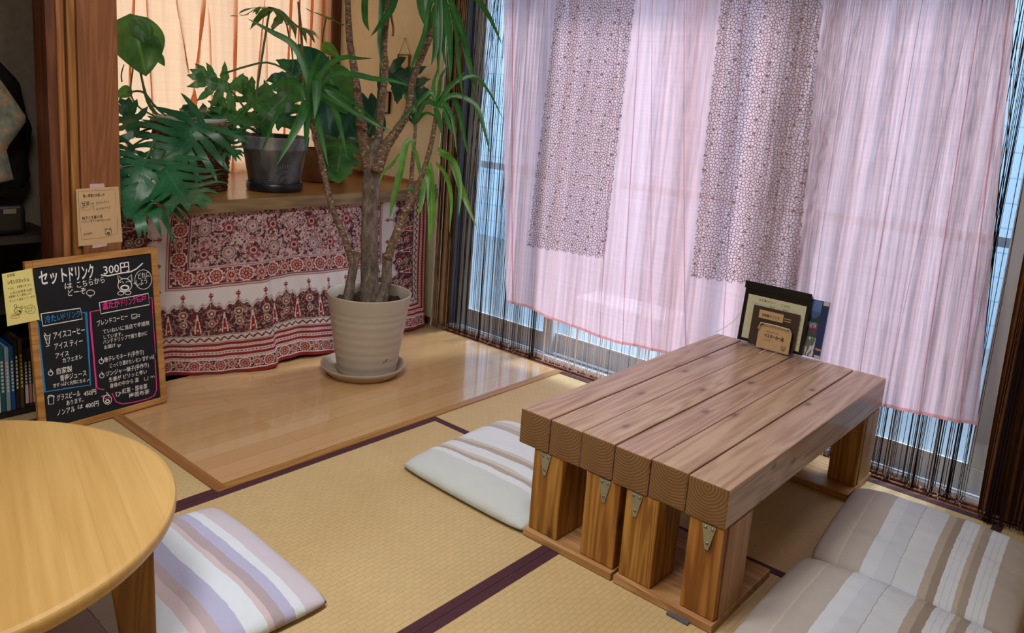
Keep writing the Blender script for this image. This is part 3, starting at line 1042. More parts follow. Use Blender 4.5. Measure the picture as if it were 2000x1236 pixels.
bk, frb = upright('menu_booklet', (1.722, -0.893), (1.722, -1.073), 0.152, 0.009, 0.11, [plain('dark_brown_cover', C3(66, 52, 44), 0.4, 0.4)], 'dark brown menu booklet with tan label between black file and kraft card', 'menu')
pane(frb, 0.026, 0.108, 0.122, 0.140, 'title_label', M['kraft'], bk)
m_ = MB(); put_text(m_, '自家製ドリンク', frb, (0.040, 0.117), (0.108, 0.117), 0.010, 0.01); m_.build('label_lettering', M['ink'], bk)
m_ = MB(); put_stroke(m_, [(0.126, 0.126), (0.152, 0.126)], 0.003, frb); put_stroke(m_, [(0.126, 0.117), (0.152, 0.117)], 0.003, frb); m_.build('title_lettering', M['kraft'], bk)

cdk, frc = upright('kraft_card', (1.702, -0.936), (1.702, -1.064), 0.094, 0.003, 0.11, [M['kraft']], 'kraft card with clipped corners, foremost on the menu stand', 'card', top_cut=0.014)
m_ = MB()
put_text(m_, 'マスターの一品', frc, (0.026, 0.046), (0.102, 0.046), 0.013, 0.02)
m_.build('card_lettering', M['ink'], cdk)
m_ = MB()
put_text(m_, '本日のおすすめ', frc, (0.032, 0.066), (0.078, 0.066), 0.006); put_text(m_, 'どうぞ', frc, (0.026, 0.032), (0.054, 0.032), 0.006)
m_.build('card_small_lettering', M['inkgrey'], cdk)
m_ = MB(); dog_face(m_, (0.106, 0.018), 0.008, 0.0012, frc); m_.build('dog_drawing', M['inkgrey'], cdk)
# white wire stand with two prongs
st = MB()
for y in (-0.976, -1.017):
    st.tube([(1.655, y, tz - 0.005), (1.695, y, tz - 0.005), (1.752, y, tz - 0.005)], 0.0024, 8)
    st.tube([(1.660, y, tz - 0.005), (1.655, y, tz - 0.005), (1.6535, y, tz - 0.0045)], 0.0024, 8)
st.tube([(1.699, -0.936, tz + 0.072), (1.700, -0.945, tz + 0.098), (1.700, -0.998, tz + 0.100), (1.700, -1.056, tz + 0.098), (1.699, -1.068, tz + 0.082)], 0.0022, 8)
so = st.build('menu_stand', M['wire'], smooth=True)
props(so, 'white wire rack with two prongs under the kraft card', 'stand')


# ------------------------------------------------------------------ floor cushions
def cushion(name, pts, th, mat, label, seed, zoff=None, axis=0):
    """pts: four floor corners (u0v0, u1v0, u1v1, u0v1); uv.x runs across the stripes"""
    P = [Vector((*p, 0)) for p in pts]
    n = 56
    m = MB()

    def surf(u, v, top):
        a = P[0] * (1 - u) * (1 - v) + P[1] * u * (1 - v) + P[2] * u * v + P[3] * (1 - u) * v
        # slightly bowed sides, pinched corners
        cx = (P[0] + P[1] + P[2] + P[3]) / 4
        su, sv = 2 * u - 1, 2 * v - 1
        f = 1 + 0.022 * (1 - su * su) * abs(sv) ** 4 + 0.022 * (1 - sv * sv) * abs(su) ** 4 - 0.03 * (su * sv) ** 8
        a = cx + (a - cx) * f
        pr = (1 - abs(su) ** 3.2) * (1 - abs(sv) ** 3.2)
        pr = max(pr, 0) ** 0.40
        nz = mnoise.noise(Vector((a.x * 5 + seed, a.y * 5, 0.3))) * 0.010 + mnoise.noise(Vector((a.x * 22 + seed, a.y * 13, 1.3))) * 0.004 + mnoise.noise(Vector((a.x * 40, a.y * 40 + seed, 2.3))) * 0.0035 * max(abs(su), abs(sv)) ** 3
        rim = 0.012
        if top: z = rim + (th - rim) * pr + nz * pr
        else: z = rim - (rim - 0.001) * min(1, pr * 1.6)
        if zoff: z += zoff(a.x, a.y)
        return (a.x, a.y, z)
    m.grid(lambda u, v: surf(u, v, True), n, n, uvfn=lambda u, v: (u, v))
    B = len(m.v)
    m.grid(lambda u, v: surf(1 - u, v, False), n, n, uvfn=lambda u, v: (1 - u, v))
    o = m.build(name, mat, smooth=True)
    # weld the rim
    import bmesh
    bm = bmesh.new(); bm.from_mesh(o.data); bmesh.ops.remove_doubles(bm, verts=bm.verts, dist=0.0004); bm.to_mesh(o.data); bm.free()
    props(o, label, 'cushion', 'striped floor cushions')
    return o


white, offw = C3(222, 230, 240), C3(206, 206, 204)
beige, dbeige, gr = C3(190, 178, 166), C3(164, 150, 138), C3(186, 186, 186)
M['cushA'] = stripes('cushion_stripes_grey', [(0.0, C3(206, 214, 216)), (0.235, white), (0.285, C3(176, 170, 164)), (0.315, C3(206, 202, 196)), (0.345, white), (0.43, C3(178, 170, 164)), (0.475, C3(204, 200, 192)), (0.505, white), (0.74, C3(184, 182, 182)), (0.80, C3(206, 204, 202)), (0.86, white)])
cushion('floor_cushion', [(0.525, -0.245), (1.085, -0.225), (1.085, -0.800), (0.512, -0.800)], 0.058, M['cushA'], 'white and grey striped cushion on the tatami beside the far side of the timber table', 3.1)
lil, lav, pnk = C3(214, 206, 224), C3(186, 188, 224), C3(212, 198, 206)
M['cushB'] = stripes('cushion_stripes_lilac', [(0.0, C3(196, 194, 220)), (0.20, C3(150, 150, 176)), (0.205, C3(220, 230, 244)), (0.43, pnk), (0.485, C3(190, 176, 184)), (0.535, lav), (0.61, C3(222, 234, 248)), (0.70, pnk), (0.73, C3(180, 168, 180)), (0.775, lav), (0.825, C3(224, 234, 248)), (0.875, C3(210, 204, 220))])
cushion('floor_cushion', [(-0.660, -0.645), (-0.085, -0.690), (-0.060, -0.095), (-0.640, -0.080)], 0.060, M['cushB'], 'white and lilac striped cushion half under the round table', 8.4)
M['cushC'] = stripes('cushion_stripes_beige', [(0.0, C3(190, 184, 180)), (0.135, C3(202, 192, 182)), (0.145, C3(184, 178, 174)), (0.265, C3(212, 220, 232)), (0.335, C3(204, 212, 226)), (0.42, C3(176, 174, 178)), (0.424, C3(212, 220, 232)), (0.545, C3(184, 174, 164)), (0.585, C3(158, 146, 136)), (0.625, C3(216, 224, 236)), (0.648, C3(200, 204, 212)), (0.652, C3(216, 224, 236)), (0.678, C3(200, 204, 212)), (0.682, C3(216, 224, 236)), (0.70, C3(188, 178, 168)), (0.725, C3(166, 156, 146)), (0.765, C3(216, 224, 236)), (0.790, C3(200, 204, 212)), (0.794, C3(216, 224, 236)), (0.818, C3(200, 204, 212)), (0.822, C3(216, 224, 236)), (0.845, C3(178, 170, 164))])
cushion('floor_cushion', [(1.030, -1.452), (1.030, -1.975), (1.610, -1.945), (1.600, -1.400)], 0.066, M['cushC'], 'white and beige striped cushion in front of the brown curtain at the window', 5.2)
cushion('floor_cushion', [(0.440, -1.452), (0.440, -2.030), (1.022, -2.005), (1.022, -1.440)], 0.072, M['cushC'], 'white and beige striped cushion beside the near legs of the timber table', 1.7)

# ------------------------------------------------------------------ round table
RC, RR, RH = (-0.8365, -0.3096), 0.4926, 0.36
rt = thing('round_table', (RC[0], RC[1], 0), 'round pale wooden table in the near left corner', 'table')
m = MB()
m.lathe([(0.0, 0.0), (RR - 0.012, 0.0), (RR - 0.003, -0.003), (RR, -0.010), (RR, -0.026), (RR - 0.006, -0.034), (0.0, -0.034)], (RC[0], RC[1], RH), 128)
tt = m.build('tabletop', M['rtop'], rt, smooth=False)
for p in tt.data.polygons: p.use_smooth = abs(p.normal.z) < 0.9
top_p = np.array(onz(250, 1050, RH - 0.036)); ft = np.array(onz(276, 1292, 0.006))
for k in range(4):
    an = k * math.pi / 2
    def rot(p):
        x, y = p[0] - RC[0], p[1] - RC[1]
        return (RC[0] + x * math.cos(an) - y * math.sin(an), RC[1] + x * math.sin(an) + y * math.cos(an), p[2])
    a, c = rot(top_p), rot(ft)
    rad = Vector((math.cos(math.radians(-20) + an), math.sin(math.radians(-20) + an), 0))
    m = MB(); m.bar(a, c, 0.092, 0.034, rad, 0, 0.062, 0.034); m.build('leg', M['rleg'], rt, bevel=0.004)
m = MB()
m.bar((RC[0] - 0.36, RC[1], RH - 0.055), (RC[0] + 0.36, RC[1], RH - 0.055), 0.03, 0.04, (0, 1, 0)); m.bar((RC[0], RC[1] - 0.36, RH - 0.055), (RC[0], RC[1] + 0.36, RH - 0.055), 0.03, 0.04, (1, 0, 0))
m.build('under_rail', M['rleg'], rt)

# ------------------------------------------------------------------ chalkboard menu
BO = Vector((0.20887, 0.752373, 0.0015))
BE = Vector((0.99689841, 0.07844837, 0.00627758))
BU = Vector((-0.01318131, 0.0877983, 0.99605106))
BN = BE.cross(BU)        # towards the room
BW, BH = 0.462, 0.609
A0 = BO - BE * BW
A0.z = max(A0.z, 0.001)
frB = (A0, BE, BU, BN)


def bpx(u, v):
    p = Vector(hit(u, v, tuple(A0), tuple(BN)))
    d = p - A0
    return (d.dot(BE), d.dot(BU))


def slab(m, s0, q0, s1, q1, n0, n1, mi=0):
    P = [A0 + BE * s_ + BU * q + BN * n_ for n_ in (n0, n1) for s_, q in ((s0, q0), (s1, q0), (s1, q1), (s0, q1))]
    B = len(m.v); m.v += [tuple(p) for p in P]
    for f in ((0, 3, 2, 1), (4, 5, 6, 7), (0, 1, 5, 4), (1, 2, 6, 5), (2, 3, 7, 6), (3, 0, 4, 7)): m.f.append(tuple(B + i for i in f)); m.m.append(mi)


cb = thing('chalkboard', tuple(A0 + BE * BW / 2), 'wood framed chalkboard drinks menu leaning before the wooden post', 'chalkboard')
fw = 0.024
m = MB()
slab(m, 0, 0, fw, BH, -0.018, 0.0); slab(m, BW - fw, 0, BW, BH, -0.018, 0.0)
slab(m, fw, 0, BW - fw, fw, -0.018, 0.0); slab(m, fw, BH - fw, BW - fw, BH, -0.018, 0.0)
m.build('frame', M['frame'], cb, bevel=0.002)
m = MB(); slab(m, fw, fw, BW - fw, BH - fw, -0.014, -0.005); m.build('slate', M['slate'], cb)
# hinged rear strut that carries the board
m = MB(); m.bar(A0 + BE * 0.23 + BU * 0.45 - BN * 0.022, A0 + BE * 0.23 - BN * 0.040 + Vector((0, 0.02, 0.004)), 0.03, 0.008, BE); m.build('strut', M['frame'], cb)
frW = (A0, BE, BU, BN)
LIFT = -0.0042
wh, pk, bl = MB(), MB(), MB()


def T(body, x0, y0, x1, y1, hpx, m, bold=0.0):
    p0, p1 = bpx(x0, y0), bpx(x1, y1)
    h = abs(bpx(x0, y0 - hpx)[1] - p0[1])
    put_text(m, body, frW, p0, p1, h, bold, LIFT)


def K(pts, m, wd=0.0030):
    put_stroke(m, [bpx(*p) for p in pts], wd, frW, LIFT)


DR = {}


def d(k): return DR.setdefault(k, MB())


def circ(x, y, rx, ry, n=22): return [(x + rx * math.cos(2 * math.pi * i / n), y + ry * math.sin(2 * math.pi * i / n)) for i in range(n + 1)]


T('セット', 78, 556, 133, 548, 26, wh, 0.020)
T('ドリンク', 137, 548, 185, 541, 26, wh, 0.020)
T('300円', 204, 536, 254, 528, 18, wh, 0.008)
K([(198, 537), (212, 539), (240, 533), (256, 531), (268, 525), (280, 514)], wh, 0.0045)
T('は', 128, 564, 143, 562, 11, wh, 0.004); T('こちらから', 152, 562, 206, 551, 12, wh, 0.004)
T('どーぞ', 134, 578, 169, 573, 12, wh, 0.004)
K(circ(178, 572, 8, 5.5), d('d0'), 0.002); K([(174, 577), (178, 581), (180, 577)], d('d0'), 0.002)
# dog with speech bubble
K(circ(245, 557, 13.5, 13), d('dog'), 0.0026)
K([(233, 550), (231, 538), (240, 545)], d('dog'), 0.0026); K([(250, 544), (258, 536), (259, 550)], d('dog'), 0.0026)
K([(235, 552), (240, 550), (243, 553)], d('dog'), 0.0022); K([(247, 552), (251, 549), (256, 551)], d('dog'), 0.0022)
K(circ(245, 562, 7.5, 4.5), d('dog'), 0.0055); K(circ(237, 573, 6, 3.4), d('dog'), 0.0022); K(circ(251, 572, 6, 3.4), d('dog'), 0.0022)
K(circ(281, 546, 16.5, 19), d('d6'), 0.0020); K([(265, 551), (262, 554), (267, 555)], d('d6'), 0.002)
T('どれに', 271, 545, 294, 540, 11, wh, 0.0); T('しよう', 269, 558, 289, 553, 11, wh, 0.0)
# warm drinks box (right)
K([(195, 591), (291, 573), (293, 595), (198, 613), (195, 591)], wh, 0.0030)
T('温たか', 201, 604, 235, 599, 14, pk, 0.020); T('ドリンク', 238, 598, 267, 592, 14, pk, 0.010)
K([(268, 580), (270, 589), (279, 588), (280, 577), (268, 580)], pk, 0.003); K([(280, 580), (286, 578), (286, 583), (280, 585)], pk, 0.003); K([(271, 584), (275, 586), (278, 583)], pk, 0.002)
K([(196, 606), (177, 609), (178, 640), (184, 700), (189, 757), (196, 760), (205, 761)], pk, 0.0040)
K([(178, 609), (181, 650), (187, 720), (191, 756)], pk, 0.0025)
K([(293, 581), (298, 582), (300, 620), (305, 690)], pk, 0.0026)
K([(304, 701), (306, 735), (307, 762), (302, 773), (290, 779), (262, 786), (240, 789), (228, 785), (220, 768)], pk, 0.0036)
# cold drinks box (left)
K([(81, 613), (158, 602), (162, 623), (85, 637), (81, 613)], wh, 0.0030)
T('冷たい', 89, 631, 123, 624, 13, bl, 0.012); T('ドリンク', 124, 624, 158, 618, 13, bl, 0.004)
K([(81, 625), (73, 628), (80, 690), (88, 766), (130, 759), (178, 752), (175, 690), (170, 610), (162, 611)], bl, 0.0042)
K([(76, 630), (83, 700), (90, 764)], bl, 0.0022); K([(167, 611), (173, 680), (177, 750)], bl, 0.0022); K([(92, 765), (140, 757), (175, 753)], bl, 0.0024)
T('アイスコーヒー', 106, 662, 167, 650, 13, wh, 0.004)
T('アイス ティー', 108, 683, 163, 671, 12, wh, 0.004)
T('アイス', 110, 700, 136, 694, 10, wh, 0.004); T('カフェオレ', 124, 709, 162, 700, 9, wh, 0.004)
T('自家製', 112, 731, 142, 725, 11, wh, 0.004); T('青梅ジュース', 119, 745, 170, 733, 11, wh, 0.004)
T('甘ずっぱく元気になる', 105, 757, 168, 746, 7, wh, 0.004); K([(171, 746), (174, 741), (177, 744)], wh, 0.0018)
K([(87, 654), (93, 672), (97, 672), (99, 652)], d('d26'), 0.0024); K([(88, 656), (98, 655), (90, 660), (97, 660), (91, 664), (96, 664)], d('d26'), 0.002); K([(95, 672), (95, 676), (91, 677), (99, 675)], d('d26'), 0.0022); K([(88, 650), (92, 656)], d('d26'), 0.002)
for (x, y) in ((100, 729), (199, 706), (200, 734)): K(circ(x, y, 4.5, 4.5, 14), d('apple%d' % y), 0.0022); K([(x, y - 8), (x + 1, y - 1)], d('apple%d' % y), 0.002)
T('グラスビール', 112, 783, 158, 773, 11, wh, 0.004); T('450円', 165, 774, 189, 769, 10, wh, 0.004); T('あります。', 131, 792, 164, 784, 9, wh, 0.004)
T('ノンアル', 113, 812, 148, 803, 11, wh, 0.004); T('は', 153, 799, 163, 797, 8, wh, 0.004); T('400円', 168, 798, 194, 792, 10, wh, 0.004)
K([(95, 776), (96, 790), (106, 789), (106, 774), (95, 776)], d('d30'), 0.0024); K([(94, 778), (96, 773), (101, 772), (107, 774), (106, 778)], d('d30'), 0.0024)
# right column
T('ブレンドコーヒー', 191, 637, 251, 622, 10, wh, 0.004)
K([(258, 615), (259, 623), (268, 621), (268, 613), (258, 615)], d('d33'), 0.0022); K([(268, 616), (274, 614), (274, 618), (268, 619)], d('d33'), 0.0018); K([(261, 619), (264, 621), (266, 618)], d('d33'), 0.0014)
T('ていねいに当店で手焙煎', 202, 652, 293, 634, 8, wh, 0.003)
T('しています。', 204, 662, 241, 655, 7, wh, 0.003)
T('ハンドドリップで香り豊かに', 203, 672, 289, 654, 8, wh, 0.003)
T('お届け', 205, 682, 227, 677, 7, wh, 0.003); K([(231, 675), (234, 678), (237, 673), (234, 674), (231, 673), (233, 678)], wh, 0.002)
T('柚子レモネード(手作り)', 205, 707, 282, 691, 9, wh, 0.003)
T('じっくり漬けたレモン 甘ずっぱ', 216, 718, 303, 700, 8, wh, 0.003)
T('ジンジャー柚子(手作り)', 208, 735, 292, 716, 9, wh, 0.003)
T('生姜が ピリッと辛い', 214, 746, 288, 729, 8, wh, 0.003)
T('身体の中から 温', 216, 758, 272, 745, 8, wh, 0.003)
K([(283, 737), (283, 743), (290, 742), (290, 735)], d('d43'), 0.0018); K([(295, 738), (297, 734), (299, 738)], d('d43'), 0.0014); K([(299, 737), (301, 733), (303, 737)], d('d43'), 0.0014)
T('紅茶・昆布茶', 240, 769, 289, 758, 9, wh, 0.004); T('梅昆布茶', 253, 777, 293, 768, 8, wh, 0.004)
K([(227, 767), (229, 774), (233, 774), (235, 766), (227, 767)], d('d45'), 0.0022); K([(235, 767), (238, 766), (235, 771)], d('d45'), 0.0016)
K(circ(211, 781, 8, 9), d('d46'), 0.0022); K([(204, 777), (199, 774), (207, 773)], d('d46'), 0.002); K([(209, 773), (209, 766), (216, 774)], d('d46'), 0.002); K(circ(211, 784, 3.5, 3), d('d46'), 0.004); K([(205, 778), (210, 779)], pk, 0.003); K([(211, 777), (216, 776)], pk, 0.003)
for k_ in DR: DR[k_].build('chalk_drawing', M['chalk'], cb)
wh.build('white_lettering', M['chalk'], cb); pk.build('pink_lettering', M['chalkpink'], cb); bl.build('blue_lettering', M['chalkblue'], cb)

# yellow note taped over the left edge of the board
def quadpx(px, frn, lift): return [frn[0] + frn[1] * p[0] + frn[2] * p[1] + frn[3] * lift for p in px]


npx = [bpx(14, 637), bpx(77, 624), bpx(61, 524), bpx(3, 535)]
m = MB()
m.quad(quadpx(npx, frB, 0.0022)); m.quad(quadpx(npx, frB, 0.0014)[::-1])
for i in range(4):
    j = (i + 1) % 4
    A_, B_ = quadpx([npx[i], npx[j]], frB, 0.0022); C_, D_ = quadpx([npx[i], npx[j]], frB, 0.0014)
    m.quad((A_, C_, D_, B_))
yn = m.build('paper_note', M['yellowpaper'])
props(yn, 'yellow handwritten lemon squash note taped on the chalkboard edge', 'note')
LIFT2 = 0.0026
ik, rd = MB(), MB()


def T2(body, x0, y0, x1, y1, hpx, m, bold=0.0):
    p0, p1 = bpx(x0, y0), bpx(x1, y1)
    h = abs(bpx(x0, y0 - hpx)[1] - p0[1]); put_text(m, body, frB, p0, p1, h, bold, LIFT2)


def K2(pts, m, wd=0.0014): put_stroke(m, [bpx(*p) for p in pts], wd, frB, LIFT2)


T2('自家製', 14, 541, 29, 538, 5, ik); T2('レモンスカッシュ', 15, 555, 56, 548, 7, ik, 0.025)
T2('すっぱい', 15, 566, 27, 564, 4, ik); T2('自家製で甘くない', 33, 562, 61, 557, 4, ik)
T2('レモンの甘ずっぱ!!', 20, 575, 63, 567, 5, ik, 0.006)
T2('自家製レモン 美味しさが', 17, 582, 61, 574, 4, ik); T2('ギュッと詰まっています', 18, 590, 68, 580, 4, ik)
dgd = MB()
K2(circ(35, 607, 7.2, 7.2), dgd, 0.0016); K2([(29, 602), (27, 595), (31, 594), (32, 600)], dgd); K2([(39, 600), (42, 596), (43, 603)], dgd); K2(circ(36, 609, 4, 3), dgd, 0.0012); K2(circ(38, 608, 1.4, 1.2, 8), dgd, 0.003); K2([(31, 605), (34, 605)], dgd); K2([(45, 601), (47, 597), (49, 599), (46, 602)], dgd, 0.001)
K2(circ(59, 604, 9.5, 8.5), dgd, 0.0010); K2([(50, 607), (47, 609), (51, 609)], dgd, 0.001)
dgd.build('dog_drawing', M['ink'], yn)
T2('おためし', 52, 604, 66, 602, 4, ik); T2('です!', 54, 610, 63, 608, 4, ik)
T2('400円', 23, 618, 35, 617, 3.5, ik); K2(circ(29, 617, 9, 4), rd, 0.0010); K2([(21, 621), (33, 621)], rd, 0.001)
ik.build('ink_lettering', M['ink'], yn); rd.build('red_ink', M['inkred'], yn)

# kraft note taped to the post
frP = (Vector((0, PYF, 0)), Vector((1, 0, 0)), Vector((0, 0, 1)), Vector((0, -1, 0)))


def ppx(u, v):
    p = ony(u, v, PYF); return (p[0], p[2])


npx = [ppx(153, 481), ppx(239, 472), ppx(231, 364), ppx(148, 369)]
m = MB()
m.quad(quadpx(npx, frP, 0.0016)); m.quad(quadpx(npx, frP, 0.0006)[::-1])
for i in range(4):
    j = (i + 1) % 4
    A_, B_ = quadpx([npx[i], npx[j]], frP, 0.0016); C_, D_ = quadpx([npx[i], npx[j]], frP, 0.0006)
    m.quad((A_, C_, D_, B_))
kn = m.build('paper_note', M['kraft'])
props(kn, 'kraft handwritten note with dog drawing taped to the wooden post', 'note')
for (q, nm) in (([(175, 368), (204, 366), (203, 358), (175, 359)], 'tape_strip'), ([(180, 485), (209, 480), (208, 475), (180, 478)], 'tape_strip')):
    m = MB(); m.quad(quadpx([ppx(*p) for p in q], frP, 0.0020)); m.build(nm, M['tape'], kn)
ik, gy = MB(), MB()


def T3(body, x0, y0, x1, y1, hpx, m, bold=0.0):
    p0, p1 = ppx(x0, y0), ppx(x1, y1)
    h = abs(ppx(x0, y0 - hpx)[1] - p0[1]); put_text(m, body, frP, p0, p1, h, bold, 0.0021)


def K3(pts, m, wd=0.0014): put_stroke(m, [ppx(*p) for p in pts], wd, frP, 0.0021)


T3('寒い季節のお楽しみ', 162, 386, 204, 382, 6, ik, 0.008)
T3('甘酒', 160, 402, 174, 400, 6, ik, 0.006); T3('あまざけ', 160, 407, 171, 405, 4, ik)
K3([(158, 394), (174, 393), (177, 396), (177, 408), (173, 410), (159, 410), (157, 406), (158, 394)], gy, 0.001)
K3([(183, 396), (181, 396), (182, 409), (185, 410)], ik, 0.0012); K3([(178, 398), (182, 397)], ik, 0.0012)
T3('まろやか ホット', 188, 399, 213, 396, 5, ik); T3('まろやか アイス', 188, 411, 215, 407, 5, ik)
T3('柚子と生姜の香', 160, 429, 200, 425, 6, ik, 0.006); T3('やさしい甘さで 体があたたまる', 160, 435, 216, 430, 4, ik)
T3('300円', 163, 460, 179, 458, 5, ik)
K3([(153, 374), (224, 370), (226, 402)], gy, 0.001); K3([(152, 374), (156, 440), (160, 468), (200, 464), (228, 456), (229, 425)], gy, 0.0012)
dgd = MB()
K3(circ(211, 453, 6.5, 6), dgd, 0.0016); K3([(206, 449), (203, 445), (209, 447)], dgd); K3([(212, 447), (216, 444), (217, 450)], dgd); K3(circ(211, 455, 2.2, 1.6, 10), dgd, 0.003)
dgd.build('dog_drawing', M['ink'], kn)
ik.build('ink_lettering', M['ink'], kn); gy.build('pencil_lines', M['inkgrey'], kn)

# ------------------------------------------------------------------ dark corner: bookcase, books, hanging things
bc = thing('bookcase', (-0.5, 1.10, 0), 'dark low bookcase behind the chalkboard at the left wall', 'bookcase')
m = MB(); m.box((-1.0, 0.965, 0.0), (-0.112, 1.245, 0.02)); m.box((-1.0, 0.965, 0.63), (-0.085, 1.245, 0.655)); m.box((-1.0, 1.232, 0.02), (-0.112, 1.245, 0.63)); m.box((-0.132, 0.975, 0.02), (-0.1125, 1.232, 0.63)); m.box((-1.0, 0.965, 0.02), (-0.98, 1.232, 0.63))
m.build('carcass', M['shelf'], bc)
m = MB(); m.box((-0.98, 0.975, 0.38), (-0.132, 1.232, 0.395)); m.build('shelf', M['shelf'], bc)
bspec = [(-0.336, 0.026, .262, (206, 214, 222), 0), (-0.310, 0.020, .272, (206, 216, 220), 1), (-0.290, 0.016, .246, (34, 96, 104), 2), (-0.272, 0.014, .238, (150, 170, 190), 3), (-0.257, 0.014, .240, (30, 88, 150), 4), (-0.241, 0.012, .258, (48, 36, 40), 5), (-0.227, 0.013, .262, (88, 70, 40), 6), (-0.212, 0.012, .222, (44, 44, 48), 7), (-0.199, 0.011, .222, (60, 62, 70), 8), (-0.187, 0.010, .222, (46, 72, 60), 9), (-0.176, 0.010, .222, (66, 60, 66), 10), (-0.165, 0.010, .222, (58, 66, 88), 11), (-0.154, 0.010, .222, (70, 60, 58), 12)]
blabel = ['white book leftmost in the row on the bookcase', 'pale book beside the white leftmost book on the bookcase', 'teal book with white spine lettering on the bookcase', 'grey blue slim book between teal and blue books', 'bright blue book with white lettering on the bookcase', 'black slim book between blue and yellow lettered books', 'brown book with yellow spine lettering on the bookcase', 'small black paperback beside the yellow lettered book', 'small grey paperback second right of the yellow lettered book', 'small green paperback in the bookcase row', 'small mauve grey paperback right of the green one', 'small blue grey paperback near the chalkboard frame', 'small brown grey paperback rightmost in the row']
for (x, wd, h, colr, k) in bspec:
    t = thing('book', (x + wd / 2, 1.04, 0.0205), blabel[k], 'book', 'books on the low bookcase')
    m = MB(); m.box((x + 0.0006, 0.972, 0.0205), (x + wd - 0.0006, 1.115, 0.0205 + h)); m.build('cover', plain('book_cover_%d' % k, C3(*colr), 0.45, 0.4, var=0.08), t, bevel=0.0012)
    m = MB(); lc = (226, 226, 220)
    if k in (6,): lc = (222, 200, 60)
    for q in range(9):
        z0 = 0.0205 + h * (0.30 + 0.055 * q)
        m.box((x + wd * 0.28, 0.9712, z0), (x + wd * 0.72, 0.9719, z0 + h * 0.036))
    m.build('spine_lettering', plain('spine_print_%d' % k, C3(*lc), 0.6), t)
    if k >= 7:
        m = MB(); m.box((x + 0.001, 0.9708, 0.035), (x + wd - 0.001, 0.9711, 0.105)); m.build('spine_band', plain('spine_band_%d' % k, C3(*[(206, 190, 190), (196, 120, 120), (206, 196, 180), (150, 150, 110), (150, 130, 120), (120, 96, 84)][k - 7]), 0.6), t)
# glossy black case on the bookcase
cs = thing('carrying_case', (-0.62, 1.08, 0.656), 'glossy black case lying on top of the dark bookcase', 'case')
m = MB(); m.box((-0.95, 0.99, 0.6565), (-0.175, 1.20, 0.765)); m.build('case_body', M['black'], cs, bevel=0.02, seg=4)
m = MB(); m.box((-0.25, 0.984, 0.735), (-0.21, 0.9895, 0.752)); m.build('latch', M['screw'], cs)


def drape(name, outline, Y, depth, mat, label, cat, seed, fold=0.02):
    """hanging fabric body: outline in photo pixels read on the plane y = Y, given real depth and folds"""
    P = [ony(u, v, Y) for u, v in outline]
    P = [(p[0], p[2]) for p in P]
    top, bot = max(p[1] for p in P), min(p[1] for p in P)
    nz, nx = 36, 22

    def span(z):
        xs = []
        for i in range(len(P)):
            a, c = P[i], P[(i + 1) % len(P)]
            if (a[1] - z) * (c[1] - z) <= 0 and a[1] != c[1]:
                xs.append(a[0] + (c[0] - a[0]) * (z - a[1]) / (c[1] - a[1]))
        return (min(xs), max(xs)) if len(xs) > 1 else (P[0][0], P[0][0] + 0.01)
    m = MB()

    def f(u, v, side):
        z = top - 0.002 - (top - bot - 0.004) * v
        a, c = span(z)
        x = a + (c - a) * u
        y = Y + side * depth / 2 * math.sqrt(max(0.0, 1 - (2 * u - 1) ** 2)) + fold * math.sin(u * 16 + v * 3 + seed) * math.sin(math.pi * u) * 0.5
        return (x, y, z)
    m.grid(lambda u, v: f(u, v, -1), nx, nz); m.grid(lambda u, v: f(1 - u, v, 1), nx, nz)
    o = m.build(name, mat, smooth=True)
    props(o, label, cat)
    return o


def shawl_mat():
    mm, nt, bb = new_mat('patterned_shawl_cloth')
    n1 = noise(nt, coords(nt, (16, 16, 16)), 1, 4, 0.6)
    n2 = noise(nt, coords(nt, (40, 40, 40), (3, 1, 2)), 1, 3)
    c = ramp(nt, n1, [(0.38, C3(52, 58, 50)), (0.48, C3(88, 92, 80)), (0.56, C3(140, 96, 60)), (0.66, C3(74, 72, 62))], 'LINEAR')
    c = mixc(nt, math_(nt, 'MULTIPLY', n2, 0.5), c, C3(136, 136, 122))
    L(nt, c, bb.inputs['Base Color']); bb.inputs['Roughness'].default_value = 0.9
    return mm


drape('hanging_bag', [(-110, -70), (-40, 20), (-10, 110), (38, 160), (52, 225), (64, 250), (52, 300), (60, 345), (46, 366), (-120, 372)], 1.16, 0.12, M['blackmat'], 'black fabric bag hanging on the left wall above the bookcase', 'bag', 0.4)
drape('hanging_shawl', [(-140, -70), (-60, 30), (-20, 130), (8, 165), (54, 232), (30, 268), (12, 290), (27, 352), (-10, 362), (-140, 380)], 1.02, 0.06, shawl_mat(), 'grey green shawl with orange blotches hanging before the black bag', 'shawl', 1.2, 0.03)
m = MB(); m.tube([(-0.9, 1.24, 1.62), (-0.9, 1.0, 1.60)], 0.006, 8); m.tube([(-0.25, 1.249, 1.62), (-0.25, 1.0, 1.60)], 0.006, 8); m.tube([(-1.0, 1.09, 1.612), (-0.2, 1.09, 1.612)], 0.008, 10)
hk = m.build('coat_rail', M['screw']); props(hk, 'metal coat rail on the left wall above the hanging bag', 'rail')

# ------------------------------------------------------------------ block printed cloth hung under the ledge
def vnoise(x, y, s, seed=0):
    """smooth value noise on arrays"""
    x = x * s + seed * 17.3; y = y * s + seed * 9.1
    xi = np.floor(x).astype(int); yi = np.floor(y).astype(int)
    fx = x - xi; fy = y - yi
    fx = fx * fx * (3 - 2 * fx); fy = fy * fy * (3 - 2 * fy)
    h = lambda a, c: (np.sin(a * 127.1 + c * 311.7 + seed) * 43758.5453) % 1.0
    return (h(xi, yi) * (1 - fx) + h(xi + 1, yi) * fx) * (1 - fy) + (h(xi, yi + 1) * (1 - fx) + h(xi + 1, yi + 1) * fx) * fy


